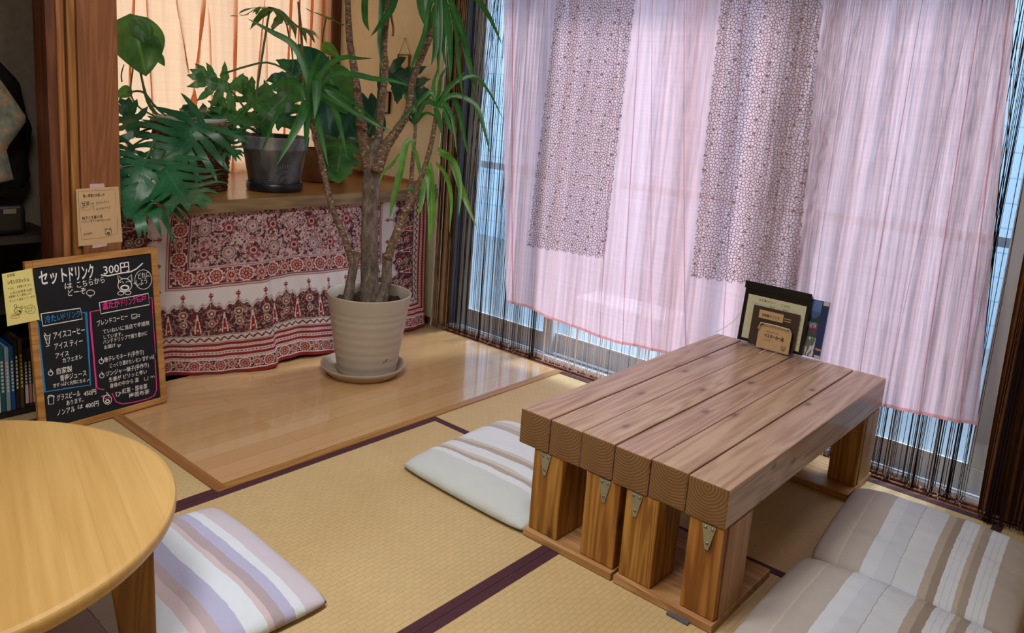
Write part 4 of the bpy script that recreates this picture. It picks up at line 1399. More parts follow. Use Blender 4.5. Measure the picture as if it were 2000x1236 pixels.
def paint_print(U, V):
    """mitred borders round a medallion field; U along the ledge (m), V height above the hem (m)"""
    cream, whit = lin(196, 172, 172), lin(214, 208, 210)
    mar, red, dk = lin(92, 44, 50), lin(138, 42, 46), lin(70, 46, 50)
    pinkish = lin(196, 168, 168)
    ul, ur, vb = 0.42, 1.335, 0.475
    dl, dr, db = ul - U, U - ur, vb - V
    d = np.maximum(np.maximum(dl, dr), db)
    side = (np.maximum(dl, dr) > db)
    t = np.where(side, V + 0.013, U)
    img = np.zeros(U.shape + (3,)); img[:] = cream

    def put(mask, c): img[mask] = c

    def flower(x, y, R, n, ph=0.0):
        r = np.hypot(x, y); a = np.arctan2(y, x)
        return r < R * (0.80 + 0.2 * np.cos(n * a + ph)), r, a
    # field
    fld = d < 0
    p = 0.105
    cx = ((U - ul) / p) % 1 - 0.5; row = np.floor((V - vb) / p); cy = ((V - vb) / p) % 1 - 0.5
    odd = ((np.floor((U - ul) / p) + row) % 2) > 0
    r = np.hypot(cx, cy) * p; a = np.arctan2(cy, cx)
    scr = vnoise(U, V, 95, 2) * 0.6 + vnoise(U, V, 190, 5) * 0.4
    put(fld & (scr > 0.53), lin(140, 108, 110)); put(fld & (scr > 0.63), dk); put(fld & (scr < 0.33), lin(160, 84, 88))
    ringm = odd
    put(fld & ringm & (r < 0.031), cream)
    for r0, r1, c in ((0.027, 0.0305, dk), (0.018, 0.021, lin(110, 80, 84)), (0.0, 0.005, mar)): put(fld & ringm & (r >= r0) & (r < r1), c)
    put(fld & ringm & (r > 0.010) & (r < 0.026) & (np.sin(a * 14) > 0.45), lin(150, 110, 112))
    fm = ~odd
    fl = r < 0.030 * (0.78 + 0.22 * np.cos(7 * a))
    put(fld & fm & (r < 0.033 * (0.8 + 0.2 * np.cos(7 * a))), dk); put(fld & fm & fl, lin(144, 66, 70)); put(fld & fm & (r < 0.016), lin(190, 150, 148)); put(fld & fm & (r < 0.009), mar)
    # paisley pairs between medallions
    for ox, oy in ((0.5, 0.0), (0.0, 0.5)):
        bx = ((U - ul) / p + ox) % 1 - 0.5; by = ((V - vb) / p + oy) % 1 - 0.5
        q = np.hypot(bx * 1.5, by * 2.3 + 0.8 * bx * np.abs(bx)) * p
        put(fld & (q < 0.019), dk); put(fld & (q < 0.015), cream); put(fld & (q < 0.010), lin(150, 60, 62))
    # narrow border round the field
    k = (d >= 0) & (d < 0.012); put(k, pinkish); put(k & (np.abs(d - 0.006) < 0.0018), mar)

    def flowerband(d0, d1, bgc, step, R, petals=9):
        k = (d >= d0) & (d < d1); put(k, bgc)
        tt = (t / step) % 1 - 0.5; dd = (d - (d0 + d1) / 2)
        rr = np.hypot(tt * step, dd); aa = np.arctan2(dd, tt * step)
        odd_ = (np.floor(t / step) % 2) > 0
        pet = np.where(odd_, 0.78 + 0.22 * np.cos(petals * aa), 0.86 + 0.14 * np.abs(np.cos(5 * aa)))
        put(k & (vnoise(U, V, 150, 7) > 0.64), lin(150, 90, 96))
        put(k & (rr < R * pet), lin(226, 206, 200)); put(k & (rr < R * pet * 0.84), lin(150, 70, 72)); put(k & (rr < R * 0.58) & (np.cos(petals * aa) > 0.2), lin(206, 170, 160)); put(k & (rr < R * 0.32), lin(120, 52, 48)); put(k & (rr < R * 0.13), lin(206, 166, 120))
    flowerband(0.012, 0.078, mar, 0.062, 0.034)
    k = (d >= 0.078) & (d < 0.095); put(k, pinkish); put(k & (np.abs(d - 0.082) < 0.0016), mar); put(k & (np.abs(d - 0.092) < 0.0012), red)
    # white zig-zag ground with dark arched panels
    step = 0.112
    tt = np.abs((t / step) % 1 - 0.5) * 2          # 0 at panel centre
    zig = 0.158 + 0.030 * tt - 0.006 * np.cos(tt * math.pi * 3)
    k = (d >= 0.095) & (d < 0.300); put(k, whit)
    for o_, c in ((-0.016, lin(190, 178, 172)), (-0.012, whit), (-0.009, lin(120, 84, 84)), (-0.006, whit)): put(k & (d > zig + o_), c)
    pan = k & (d > zig); put(pan, dk)
    scr = vnoise(U, V, 110, 3); put(pan & (scr > 0.66), lin(136, 100, 98)); put(pan & (scr < 0.27), lin(120, 48, 50)); put(pan & (vnoise(U, V, 210, 9) > 0.78), lin(186, 156, 148))
    tc = ((t / step) % 1 - 0.5) * step
    for dc, rr_ in ((0.205, 0.018), (0.248, 0.015)):
        q = np.hypot(tc, d - dc); put(pan & (q < rr_), lin(190, 160, 146)); put(pan & (q < rr_ * 0.7), lin(100, 52, 52)); put(pan & (q < rr_ * 0.35), lin(210, 184, 170))
    # drop shapes between panels
    te = ((t / step + 0.5) % 1 - 0.5) * step
    wdt = 0.002 + 0.012 * np.clip((d - 0.205) / 0.075, 0, 1)
    dr_ = k & (d > 0.205) & (d < 0.290) & (np.abs(te) < wdt); put(dr_, lin(216, 192, 184)); put(dr_ & (np.abs(te) < wdt * 0.6) & (d > 0.23), red); put(dr_ & (np.hypot(te, d - 0.274) < 0.004), whit)
    # small red trees on the peaks
    tr_ = k & (d > 0.112) & (d < 0.150)
    put(tr_ & (np.abs(tc) < 0.0022), red); put(tr_ & (np.hypot(tc, (d - 0.126) * 1.2) < 0.011) & (np.sin(d * 900) > -0.55), red)
    # dotted border
    k = (d >= 0.300) & (d < 0.335); put(k, lin(206, 190, 186)); put(k & ((np.abs(d - 0.303) < 0.0015) | (np.abs(d - 0.332) < 0.0015)), dk); put(k & (np.abs(d - 0.3175 - 0.006 * np.sin(t * 190)) < 0.004), dk); put(k & (np.hypot(((t / 0.033) % 1 - 0.5) * 0.033, d - 0.3175) < 0.0045), red)
    # red stripes
    k = (d >= 0.335) & (d < 0.408); put(k, lin(206, 186, 184)); sd = (d - 0.335) % 0.0245
    put(k & (sd < 0.0125), red); put(k & (sd > 0.0165) & (sd < 0.0205) & (np.sin(t * 420) > -0.3), lin(110, 70, 74))
    flowerband(0.408, 0.459, lin(84, 48, 56), 0.050, 0.026, 11)
    put((d >= 0.408) & (d < 0.412), whit); put((d >= 0.455) & (d < 0.459), whit)
    put(d >= 0.459, red)
    return img


cx_ = [(0.02, 0.985, 0.955), (0.10, 1.00, 0.955), (0.337, 1.005, 0.958), (0.50, 0.93, 0.962), (0.62, 0.868, 0.962), (0.70, 0.836, 0.962), (0.735, 0.846, 0.962), (0.77, 0.880, 0.962), (0.86, 0.866, 0.962), (1.00, 0.852, 0.962), (1.10, 0.852, 0.962), (1.25, 0.884, 0.962), (1.40, 0.872, 0.962), (1.55, 0.900, 0.962), (1.66, 0.898, 0.962), (1.715, 0.904, 0.965), (1.735, 0.93, 0.968)]
xs_, yb_, yt_ = (np.array([c[i] for c in cx_]) for i in range(3))
NU, NV = 720, 300
m = MB()
uu = np.linspace(0, 1, NU + 1)
xx = 0.03 + uu * 1.700
ybs = np.interp(xx, xs_, yb_); yts = np.interp(xx, xs_, yt_)
ker = np.hanning(19); ker /= ker.sum()
ybs = np.convolve(np.pad(ybs, 9, 'edge'), ker, 'valid')


def clothpt(i, j):
    v = j / NV
    x = xx[i]
    k = (1 - v) ** 1.25
    y = yts[i] + (ybs[i] - yts[i]) * k
    y += (0.007 * math.sin(x * 23 + v * 1.1) + 0.004 * math.sin(x * 57 + v * 3)) * (0.35 + 0.65 * (1 - v))
    # the tuck near the middle
    y -= 0.028 * math.exp(-((x - 0.715 - 0.05 * (1 - v)) / 0.022) ** 2) * (1 - v) ** 2
    z = 0.004 + v * 0.690 + 0.006 * math.sin(x * 9) * (1 - v) + 0.010 * math.exp(-((x - 0.90) / 0.12) ** 2) * (1 - v)
    return (x + 0.010 * math.sin(v * 4 + x * 6), min(y, 0.9535) if v > 0.985 else y, max(z, 0.003))


for j in range(NV + 1):
    for i in range(NU + 1): m.v.append(clothpt(i, j))
for j in range(NV):
    for i in range(NU):
        a = j * (NU + 1) + i
        m.f.append((a, a + 1, a + NU + 2, a + NU + 1)); m.m.append(0)
UU, VV = np.meshgrid(xx, np.linspace(0, 0.700, NV + 1))
m.col = paint_print(UU + 0.0, VV).reshape(-1, 3)
M['print'] = attr_mat('block_printed_cotton', 0.9, 0.15)
o = m.build('printed_cloth', M['print'], smooth=True)
props(o, 'maroon and white block printed cloth hanging under the wooden ledge', 'cloth')


def pinch(s_, v, folds):
    """fold the cloth over itself at the given places: returns shift along the cloth and towards the room"""
    dx = dy = 0.0
    for c, sl, wd, a in folds:
        t = (s_ - c - sl * v) / wd
        if -1 < t < 1:
            dx -= a * math.sin(math.pi * t) * math.cos(math.pi * t / 2) ** 2
            dy += 0.0055 * t * math.cos(math.pi * t / 2) ** 2 - 0.004 * math.cos(math.pi * t / 2) ** 2
    return dx, dy


# ------------------------------------------------------------------ peach curtain of the alcove window
def pleat(x, seed=0.0):
    return 0.010 * math.sin(x * 31 + seed) + 0.007 * math.sin(x * 74 + 1.3 + seed) + 0.004 * math.sin(x * 141 + 0.4)


m = MB()
PFOLD = [(0.55, 0.10, 0.045, 0.030), (0.70, -0.06, 0.035, 0.022), (0.86, 0.16, 0.050, 0.036), (1.02, -0.05, 0.030, 0.020), (1.12, 0.02, 0.045, 0.032), (1.24, 0.09, 0.035, 0.024), (1.33, -0.02, 0.030, 0.020), (1.44, 0.05, 0.040, 0.030), (1.52, 0.0, 0.030, 0.022), (1.60, 0.02, 0.040, 0.030), (1.68, 0.0, 0.030, 0.022), (0.40, 0.04, 0.04, 0.026), (0.26, 0.03, 0.04, 0.026), (0.95, -0.22, 0.030, 0.020)]


def peach(u, v):
    s_ = 0.07 + u * 1.675
    dx, dy = pinch(s_, v, PFOLD)
    return (min(max(s_ + dx, 0.066), 1.748), YB - 0.035 + 0.7 * pleat(s_ + 0.05 * v, 0.6) + dy, 0.752 + v * 1.45 + 0.004 * math.sin(s_ * 44) * (1 - v))


m.grid(peach, 520, 24)
o = m.build('peach_curtain', M['orange'], smooth=True)
props(o, 'peach orange curtain over the alcove window behind the potted plants', 'curtain')
m = MB(); m.tube([(0.065, YB - 0.035, 2.215), (1.748, YB - 0.035, 2.215)], 0.009, 10); o = m.build('curtain_rod', M['wire']); props(o, 'curtain rod carrying the peach curtain', 'curtain rod')

# ------------------------------------------------------------------ sheer pink cloth over the big window
PXC = 1.800
left = [onx(990, 0, PXC), onx(990, 300, PXC), onx(990, 590, PXC)]
hem_px = [(990, 590), (1030, 600), (1070, 620), (1130, 643), (1200, 668), (1300, 690), (1420, 716), (1530, 745), (1640, 772), (1730, 795), (1820, 814), (1910, 830)]
hem = np.array([onx(u, v, PXC) for u, v in hem_px])
hy, hz = hem[:, 1], hem[:, 2]
ZT = 1.95


def pinkpt(u, v):
    """u: 0 left .. 1 right, v: 0 hem .. 1 top"""
    yb = hy[0] + (hy[-1] - hy[0]) * u
    yt = 0.60 + (-1.56 - 0.60) * u
    zb = np.interp(-yb, -hy, hz)
    k = v ** 0.9
    y = yb + (yt - yb) * k
    z = zb + (ZT - zb) * v
    dy_, dx_ = pinch(u, v, KFOLD)
    y -= dy_ * 2.2
    x = PXC + 0.004 * math.sin(u * 37) + 0.003 * math.sin(u * 90 + v) + dx_ - 0.002
    return (x, y, z)


KFOLD = [(0.335, 0.03, 0.010, 0.0052), (0.405, -0.02, 0.008, 0.0040), (0.485, -0.03, 0.009, 0.0046), (0.275, 0.05, 0.008, 0.0040), (0.02, 0.01, 0.012, 0.0075), (0.56, 0.02, 0.007, 0.0036), (0.72, 0.06, 0.008, 0.0034), (0.815, 0.07, 0.010, 0.0046), (0.86, 0.10, 0.010, 0.0040), (0.915, 0.05, 0.014, 0.0066), (0.975, 0.02, 0.012, 0.0062)]
m = MB(); m.grid(pinkpt, 760, 40)
pc = m.build('pink_curtain', M['pink'], smooth=True)
props(pc, 'sheer pale pink cloth curtain hanging across the big window', 'curtain')
m = MB()
m.grid(lambda u, v: (lambda p: (p[0] - 0.0015, p[1], p[2] + 0.012 * v))(pinkpt(u, 0.0)), 760, 1)
m.build('hem', cloth_translucent('pink_hem_cotton', C3(246, 194, 196), 0.55, 0.1), pc)
m = MB(); m.tube([(PXC - 0.005, 0.95, ZT + 0.012), (PXC - 0.005, -1.97, ZT + 0.012)], 0.011, 12)
o = m.build('curtain_rod', M['stake'], smooth=True); props(o, 'long curtain rod over the big window', 'curtain rod')


def lace(pix, label):
    """brown net strip: pixel corners top-left, top-right, bottom-right, bottom-left"""
    q = [onx(u, v, 1.787) for u, v in pix]
    tl, tr, br, bl_ = q
    k = (ZT - bl_[2]) / (tl[2] - bl_[2]); kr = (ZT - br[2]) / (tr[2] - br[2])
    TL = bl_ + (tl - bl_) * k; TR = br + (tr - br) * kr
    m = MB()
    W_ = abs(tr[1] - tl[1])

    def f(u, v):
        p = (bl_ * (1 - u) + br * u) * (1 - v) + (TL * (1 - u) + TR * u) * v
        rag = 0.004 * math.sin(v * 160) if u in (0, 1) else 0
        return (p[0] - 0.004 * math.sin(u * 9 + v * 2) - 0.002, p[1] + rag, p[2] + (0.005 * math.sin(u * 60) if v == 0 else 0))
    m.grid(f, 40, 80, uvfn=lambda u, v: (u * W_, v * 1.35))
    o = m.build('net_lace', M['lace'], smooth=True)
    props(o, label, 'lace', 'brown net lace strips')


lace([(1090, 0), (1240, 0), (1180, 505), (1030, 480)], 'brown cobweb net lace strip hanging before the left of the pink curtain')
lace([(1410, 0), (1605, 0), (1555, 567), (1350, 540)], 'brown cobweb net lace strip hanging above the menu stand')


# ------------------------------------------------------------------ string curtains
def strings(name, y0, y1, n, x0, x1, mats, wts, label, zb=-0.016, rad=(0.0009, 0.0016), clump=0.40, seed=1, tails=True):
    rng = np.random.default_rng(seed)
    m = MB()
    ncl = max(2, n // 7)
    cl = rng.uniform(min(y0, y1), max(y0, y1), ncl)
    for i in range(n):
        y = rng.uniform(min(y0, y1), max(y0, y1))
        if rng.random() < clump:
            c = cl[rng.integers(ncl)]; yb = c + rng.normal(0, 0.004); y = y * 0.25 + c * 0.75 + 0.0
        else: yb = y + rng.normal(0, 0.004)
        x = rng.uniform(x0, x1)
        mi = rng.choice(len(mats), p=wts)
        r = rng.uniform(*rad)
        z0 = zb + rng.uniform(0, 0.035)
        ph = rng.uniform(0, 6)
        k = 7
        path = []
        for j in range(k + 1):
            v = j / k
            z = z0 + (ZT + 0.008 - z0) * v
            path.append((x + 0.002 * math.sin(v * 5 + ph), yb + (y - yb) * v ** 2 + 0.0012 * math.sin(v * 6 + ph), z))
        m.tube(path, r, 4, mi, cap=False)
        if tails:
            for q in range(2):
                a = (x, yb, z0 + 0.006)
                s_ = rng.normal(0, 0.006, 4)
                m.tube([a, (x - 0.004 + s_[0], yb + s_[1], z0 - 0.004 + 0.006), (x - 0.008 + s_[2], yb + s_[3], max(zb - 0.002, z0 - 0.018))], 0.0008, 3, mi, cap=False)
    o = m.build(name, mats)
    props(o, label, 'string curtain', kind='stuff')
    return o


SD, SB, ST, SWH = M['string_dark'], M['string_brown'], M['string_tan'], M['string_white']
strings('string_curtain', 0.925, 0.800, 110, 1.770, 1.790, [SD, SB, ST], (0.22, 0.38, 0.40), 'bunched brown and tan string curtain at the left end of the window', seed=3, rad=(0.0012, 0.0024), zb=0.003)
strings('string_curtain', 0.815, 0.215, 150, 1.822, 1.828, [SD, SB, SWH], (0.86, 0.06, 0.08), 'black string curtain strands before the left window pane', seed=5, rad=(0.0008, 0.0015))
strings('string_curtain', 0.200, -0.760, 170, 1.833, 1.838, [SWH, ST, SD], (0.86, 0.08, 0.06), 'white string curtain strands under the middle of the pink curtain', seed=8, rad=(0.0007, 0.0014))
strings('string_curtain', -0.80, -1.700, 290, 1.824, 1.838, [SD, SWH], (0.78, 0.22), 'dark string curtain strands below the right of the pink curtain', seed=9, rad=(0.0008, 0.0014))
# right hand brown curtain with strings over it
m = MB()


def rbrown(u, v):
    y = -1.745 - 0.22 * u - 0.0 * v
    return (1.765 + 0.016 * math.sin(u * 30) + 0.006 * math.sin(u * 71 + v), y + 0.012 * math.sin(v * 3), 0.012 + v * (ZT - 0.004))


m.grid(rbrown, 60, 20)
o = m.build('brown_curtain', M['browncloth'], smooth=True)
props(o, 'gathered dark brown curtain at the right end of the window', 'curtain')
strings('string_curtain', -1.755, -1.955, 70, 1.722, 1.728, [SD], (1.0,), 'dark strings hanging over the brown curtain at the right', seed=12, rad=(0.0012, 0.0026), zb=0.003)
# loose white thread on the pink cloth beside the menu
m = MB(); m.tube([onx(1398, 648, 1.781), onx(1415, 640, 1.781), onx(1432, 628, 1.781), onx(1446, 612, 1.781), onx(1455, 590, 1.781)], 0.0012, 5)
o = m.build('loose_thread', SWH); props(o, 'loose white thread hanging from the pink curtain beside the menu file', 'thread')

# ------------------------------------------------------------------ plants
def dep(p): return float((np.array(p) - CAM) @ FW)


def smooth_path(P, n):
    """Catmull-Rom through the points"""
    P = [np.array(p, float) for p in P]
    P = [2 * P[0] - P[1]] + P + [2 * P[-1] - P[-2]]
    out = []
    segs = len(P) - 3
    for i in range(n + 1):
        t = i / n * segs
        k = min(int(t), segs - 1); f = t - k
        a, b_, c, d = P[k:k + 4]
        out.append(0.5 * (2 * b_ + (c - a) * f + (2 * a - 5 * b_ + 4 * c - d) * f * f + (3 * b_ - a - 3 * c + d) * f ** 3))
    return out


def strap(m, px, D, wpx, face=None, fold=0.25, n=14, mi=0):
    """long narrow leaf along photo points at forward distances D"""
    if not hasattr(D, '__len__'): D = [D] * len(px)
    if len(D) == 2 and len(px) > 2: D = list(np.linspace(D[0], D[1], len(px)))
    path = smooth_path([at(u, v, d) for (u, v), d in zip(px, D)], n)
    w = wpx * D[0] / FPX / 2
    B = len(m.v)
    for i, p in enumerate(path):
        t = path[min(i + 1, n)] - path[max(i - 1, 0)]; t = t / np.linalg.norm(t)
        fc = (CAM - p); fc = fc / np.linalg.norm(fc)
        if face is not None: fc = fc + np.array(face); fc = fc / np.linalg.norm(fc)
        sd = np.cross(t, fc); sd = sd / (np.linalg.norm(sd) + 1e-9); nn = np.cross(sd, t)
        s_ = i / n
        hw = w * min(1.0, 0.55 + 1.6 * s_) * (1 - max(0, (s_ - 0.45) / 0.55) ** 1.8) + 0.0004
        for k, q in ((-1, fold), (0, 0.0), (1, fold)):
            m.v.append(tuple(p + sd * hw * k - nn * (-q) * hw))
            m.uv[len(m.v) - 1] = (k * 1.0, s_)
    for i in range(n):
        for k in range(2):
            a = B + i * 3 + k
            m.f.append((a, a + 1, a + 4, a + 3)); m.m.append(mi)


def leaf_frame(bp, tp, up=0.55, roll=0.0):
    X = tp - bp; Ln = np.linalg.norm(X); X = X / Ln
    tc = CAM - (bp + tp) / 2; tc = tc / np.linalg.norm(tc)
    Nn = tc * (1 - up) + np.array((0, 0, 1.0)) * up
    Nn = Nn - X * (Nn @ X); Nn = Nn / np.linalg.norm(Nn)
    Y = np.cross(Nn, X)
    if roll:
        Y, Nn = Y * math.cos(roll) + Nn * math.sin(roll), Nn * math.cos(roll) - Y * math.sin(roll)
    return X, Y, Nn, Ln


def lobed(m, b_px, D0, t_px, D1, W=0.8, n=6, lw=0.085, up=0.45, droop=0.25, roll=0.0, core=0.17, back=118, seed=0):
    """deeply cut leaf: midrib blade plus pairs of finger lobes"""
    rng = np.random.default_rng(seed + int(b_px[0]) * 7 + int(b_px[1]))
    bp, tp = at(*b_px, D0), at(*t_px, D1)
    X, Y, Nn, Ln = leaf_frame(bp, tp, up, roll)

    def P(x, y):
        z = -droop * (0.35 * max(x, 0) ** 2 + 0.75 * y * y) + 0.06 * math.sin(7 * x + 5 * abs(y))
        q = bp + (X * x + Y * y + Nn * z) * Ln
        if q[1] < 1.35 and q[0] < 0.086: q[0] = 0.086 + 0.0004 * (x + y)      # leaf bent against the wooden post
        return tuple(q)

    def ribbon(pts, hw, k=3):
        B = len(m.v)
        for i, p in enumerate(pts):
            a = pts[max(i - 1, 0)]; c = pts[min(i + 1, len(pts) - 1)]
            tx, ty = c[0] - a[0], c[1] - a[1]; l = math.hypot(tx, ty) + 1e-9
            nx_, ny_ = -ty / l, tx / l
            for q in (-1, 0, 1):
                m.v.append(P(p[0] + nx_ * hw[i] * q, p[1] + ny_ * hw[i] * q)); m.uv[len(m.v) - 1] = (q * 1.0, i / len(pts))
        for i in range(len(pts) - 1):
            for q in range(2):
                a = B + i * 3 + q
                m.f.append((a, a + 1, a + 4, a + 3)); m.m.append(0)
    N1 = 10
    ribbon([(i / N1, 0) for i in range(N1 + 1)], [core * (0.75 + 0.5 * math.sin(math.pi * min(1, i / N1 * 1.1))) * (1 - (i / N1) ** 3) + 0.002 for i in range(N1 + 1)])
    for k in range(n):
        s_ = 0.02 + 0.80 * k / (n - 1)
        ang0 = math.radians(back + (28 - back) * (k / (n - 1)) ** 0.85)
        for sd in (-1, 1):
            ang = ang0 + rng.normal(0, 0.07)
            ln = W * (0.62 + 0.38 * math.sin(math.pi * (0.15 + 0.75 * k / (n - 1)))) * (1 - 0.38 * (k / (n - 1)) ** 2) * rng.uniform(0.88, 1.1)
            pts, hw = [], []
            for i in range(9):
                t = i / 8
                a2 = ang - 0.35 * t
                x = s_ + math.cos(ang - 0.18 * t) * ln * t; y = sd * math.sin(ang - 0.18 * t) * ln * t
                pts.append((x, y))
                h = lw * 0.72 * (1.05 + 0.40 * math.sin(math.pi * min(1, t * 1.15))) * (1 - t ** 4.5) * (1 + 0.16 * math.sin(t * 17 + k))
                hw.append(h + 0.001)
            ribbon(pts, hw)


def heart(m, b_px, D0, t_px, D1, W=0.8, up=0.3, droop=0.2, roll=0.0, slits=0, seed=0):
    """broad heart leaf, with optional open slits between the side veins"""
    bp, tp = at(*b_px, D0), at(*t_px, D1)
    X, Y, Nn, Ln = leaf_frame(bp, tp, up, roll)
    n, k = 22, 8
    B = len(m.v)
    for i in range(n + 1):
        s_ = i / n
        hw = W / 2 * (math.sin(math.pi * min(1, s_ ** 0.62)) ** 0.75 if 0 < s_ < 1 else 0.0)
        if slits: hw *= 1 - 0.34 * (0.5 + 0.5 * math.sin(s_ * slits * 2 * math.pi)) ** 3 * (s_ > 0.15)
        for j in range(-k, k + 1):
            q = j / k
            x = s_ - 0.26 * abs(q) ** 1.3 * (1 - s_) + 0.10 * abs(q) * (s_)
            y = q * hw
            z = -droop * (0.4 * s_ * s_ + 1.6 * y * y) + 0.05 * abs(q) + 0.02 * math.sin(9 * s_ + 4 * q)
            m.v.append(tuple(bp + (X * x + Y * y + Nn * z) * Ln)); m.uv[len(m.v) - 1] = (q, s_)
    wd = 2 * k + 1
    for i in range(n):
        for j in range(wd - 1):
            a = B + i * wd + j
            m.f.append((a, a + 1, a + wd + 1, a + wd)); m.m.append(0)


def stalk(m, px, D, w0, w1, n=10):
    if not hasattr(D, '__len__'): D = list(np.linspace(D, D, len(px)))
    if len(D) == 2: D = list(np.linspace(D[0], D[1], len(px)))
    P = smooth_path([at(u, v, d) for (u, v), d in zip(px, D)], n)
    m.tube(P, list(np.linspace(w0 / 2 * D[0] / FPX, w1 / 2 * D[-1] / FPX, n + 1)), 7)


def cane(px, D, ws, parent, mat, name='cane', knob=0.10, seed=0):
    if len(D) == 2: D = list(np.linspace(D[0], D[1], len(px)))
    n = 10 * (len(px) - 1)
    P = smooth_path([at(u, v, d) for (u, v), d in zip(px, D)], n)
    R = np.interp(np.linspace(0, 1, n + 1), np.linspace(0, 1, len(ws)), ws) / 2 * D[0] / FPX
    rng = np.random.default_rng(seed)
    R = R * (1 + rng.uniform(-knob, knob, n + 1))
    m = MB(); m.tube(P, list(R), 12)
    return m.build(name, mat, parent, smooth=True)


# ---- tall yucca in the white planter
TC = (1.015, 0.565)
m = MB(); m.lathe([(0.0, 0.004), (0.13, 0.004), (0.132, 0.0), (0.152, 0.001), (0.180, 0.032), (0.187, 0.044), (0.183, 0.046), (0.174, 0.036), (0.158, 0.012), (0.0, 0.010)], (TC[0], TC[1], 0.0012), 72)
o = m.build('plant_saucer', M['saucer'], smooth=True); props(o, 'round stone coloured saucer under the white ribbed planter', 'saucer')
PC = (1.028, 0.556)
yu = thing('yucca', (PC[0], PC[1], 0.0125), 'tall multi stemmed yucca in a white ribbed planter on the boarded floor', 'potted plant')
prof = []
H_ = 0.352
for i in range(41):
    t = i / 40
    r = 0.128 + (0.183 - 0.128) * t ** 0.95
    if t < 0.70: r += 0.0008 * math.sin(t / 0.70 * 2 * math.pi * 6.5)
    if abs(t - 0.735) < 0.014 or abs(t - 0.79) < 0.013: r -= 0.0022
    prof.append((r, t * H_))
prof = [(0.0, 0.0)] + prof + [(0.184, H_ + 0.004), (0.181, H_ + 0.007), (0.175, H_ + 0.004), (0.170, H_ - 0.03), (0.165, H_ - 0.06)]
m = MB(); m.lathe(prof, (PC[0], PC[1], 0.0135), 80); m.build('planter', M['potwhite'], yu, smooth=True)
m = MB()
def soilpt(u, v):
    r = 0.1665 * v; a = u * 2 * math.pi
    x, y = PC[0] + r * math.cos(a), PC[1] + r * math.sin(a)
    return (x, y, 0.0135 + H_ - 0.040 + 0.012 * mnoise.noise(Vector((x * 40, y * 40, 0))) + 0.014 * (1 - v))
m.grid(soilpt, 48, 12); m.build('soil', M['soil'], yu, smooth=True)
# potter's mark near the foot
m = MB()
for (u, v) in ((757, 713), (765, 712), (761, 709), (770, 709)):
    p = at(u, v, dep((PC[0], PC[1], 0.05)) - 0.133)
    d_ = p - np.array((PC[0], PC[1], p[2])); rr_ = 0.128 + 0.055 * ((p[2] - 0.0135) / H_) ** 0.95 + 0.0008
    d_ = d_ / np.linalg.norm(d_[:2]) * rr_
    q = np.array((PC[0], PC[1], p[2])) + d_
    m.tube([q, q + np.array((0.0, 0, 0.006))], 0.0016, 6)
m.build('stamp_mark', M['ink'], yu)
D0 = dep((PC[0], PC[1], 0.4))
cane([(722, 598), (722, 480), (723, 400), (727, 330), (736, 292), (738, 286)], [D0, D0 + 0.05], [36, 34, 32, 33, 38, 40], yu, M['trunk'], 'trunk', 0.05, 1)
c_left = cane([(722, 330), (710, 272), (703, 220), (694, 150), (683, 80), (679, 0), (678, -70)], [D0 + 0.02, D0 + 0.05], [24, 24, 18, 15, 13, 12, 12], yu, M['bark'], seed=2)
c_mid = cane([(738, 306), (741, 250), (747, 190), (753, 130), (750, 90), (758, 0), (760, -70)], [D0 + 0.06, D0 + 0.12], [22, 15, 14, 13, 12, 11, 11], yu, M['bark'], seed=3)
c_right = cane([(735, 335), (752, 290), (778, 250), (797, 218), (805, 165), (815, 132), (840, 72), (853, 20), (857, -60)], [D0 - 0.02, D0 - 0.05], [25, 20, 17, 15, 13, 12, 12, 10, 10], yu, M['bark'], seed=4)
cane([(742, 596), (753, 560), (756, 520), (757, 494)], [D0 - 0.03, D0 - 0.03], [26, 22, 20, 21], yu, M['trunk'], 'cut_stump', 0.05, 5)
cane([(678, 596), (686, 545), (692, 515), (697, 492)], [D0 - 0.05, D0 - 0.05], [22, 18, 16, 16], yu, M['trunk'], 'cut_stump', 0.05, 6)
c_low = cane([(757, 505), (770, 468), (785, 430), (800, 400), (812, 372), (827, 335), (840, 290), (848, 250), (853, 212)], [D0 - 0.04, D0 - 0.10], [18, 18, 15, 13, 12, 11, 10, 9, 7], yu, M['bark'], seed=7)
c_thin = cane([(781, 440), (795, 405), (802, 365), (806, 312), (810, 268), (812, 240)], [D0 - 0.05, D0 - 0.02], [13, 12, 11, 8, 7, 6], yu, M['bark'], seed=8)
c_outer = cane([(693, 528), (684, 500), (672, 462), (655, 422), (643, 385), (633, 340), (622, 290), (612, 250), (608, 228)], [D0 - 0.05, D0 - 0.12], [12, 13, 12, 12, 12, 12, 11, 10, 9], yu, M['bark'], seed=9)

GS, GL = M['green_strap'], M['green_strap2']


def crown(leaves, D, par, mats=GS, name='leaf_crown'):
    m = MB()
    rng = np.random.default_rng(len(leaves) * 31 + int(leaves[0][0][0][0]))
    for px, wpx in leaves:
        d1 = D + rng.uniform(-0.16, 0.10)
        strap(m, px, [D, d1], wpx, face=rng.uniform(-0.5, 0.5, 3))
    return m.build(name, mats, par, smooth=True)


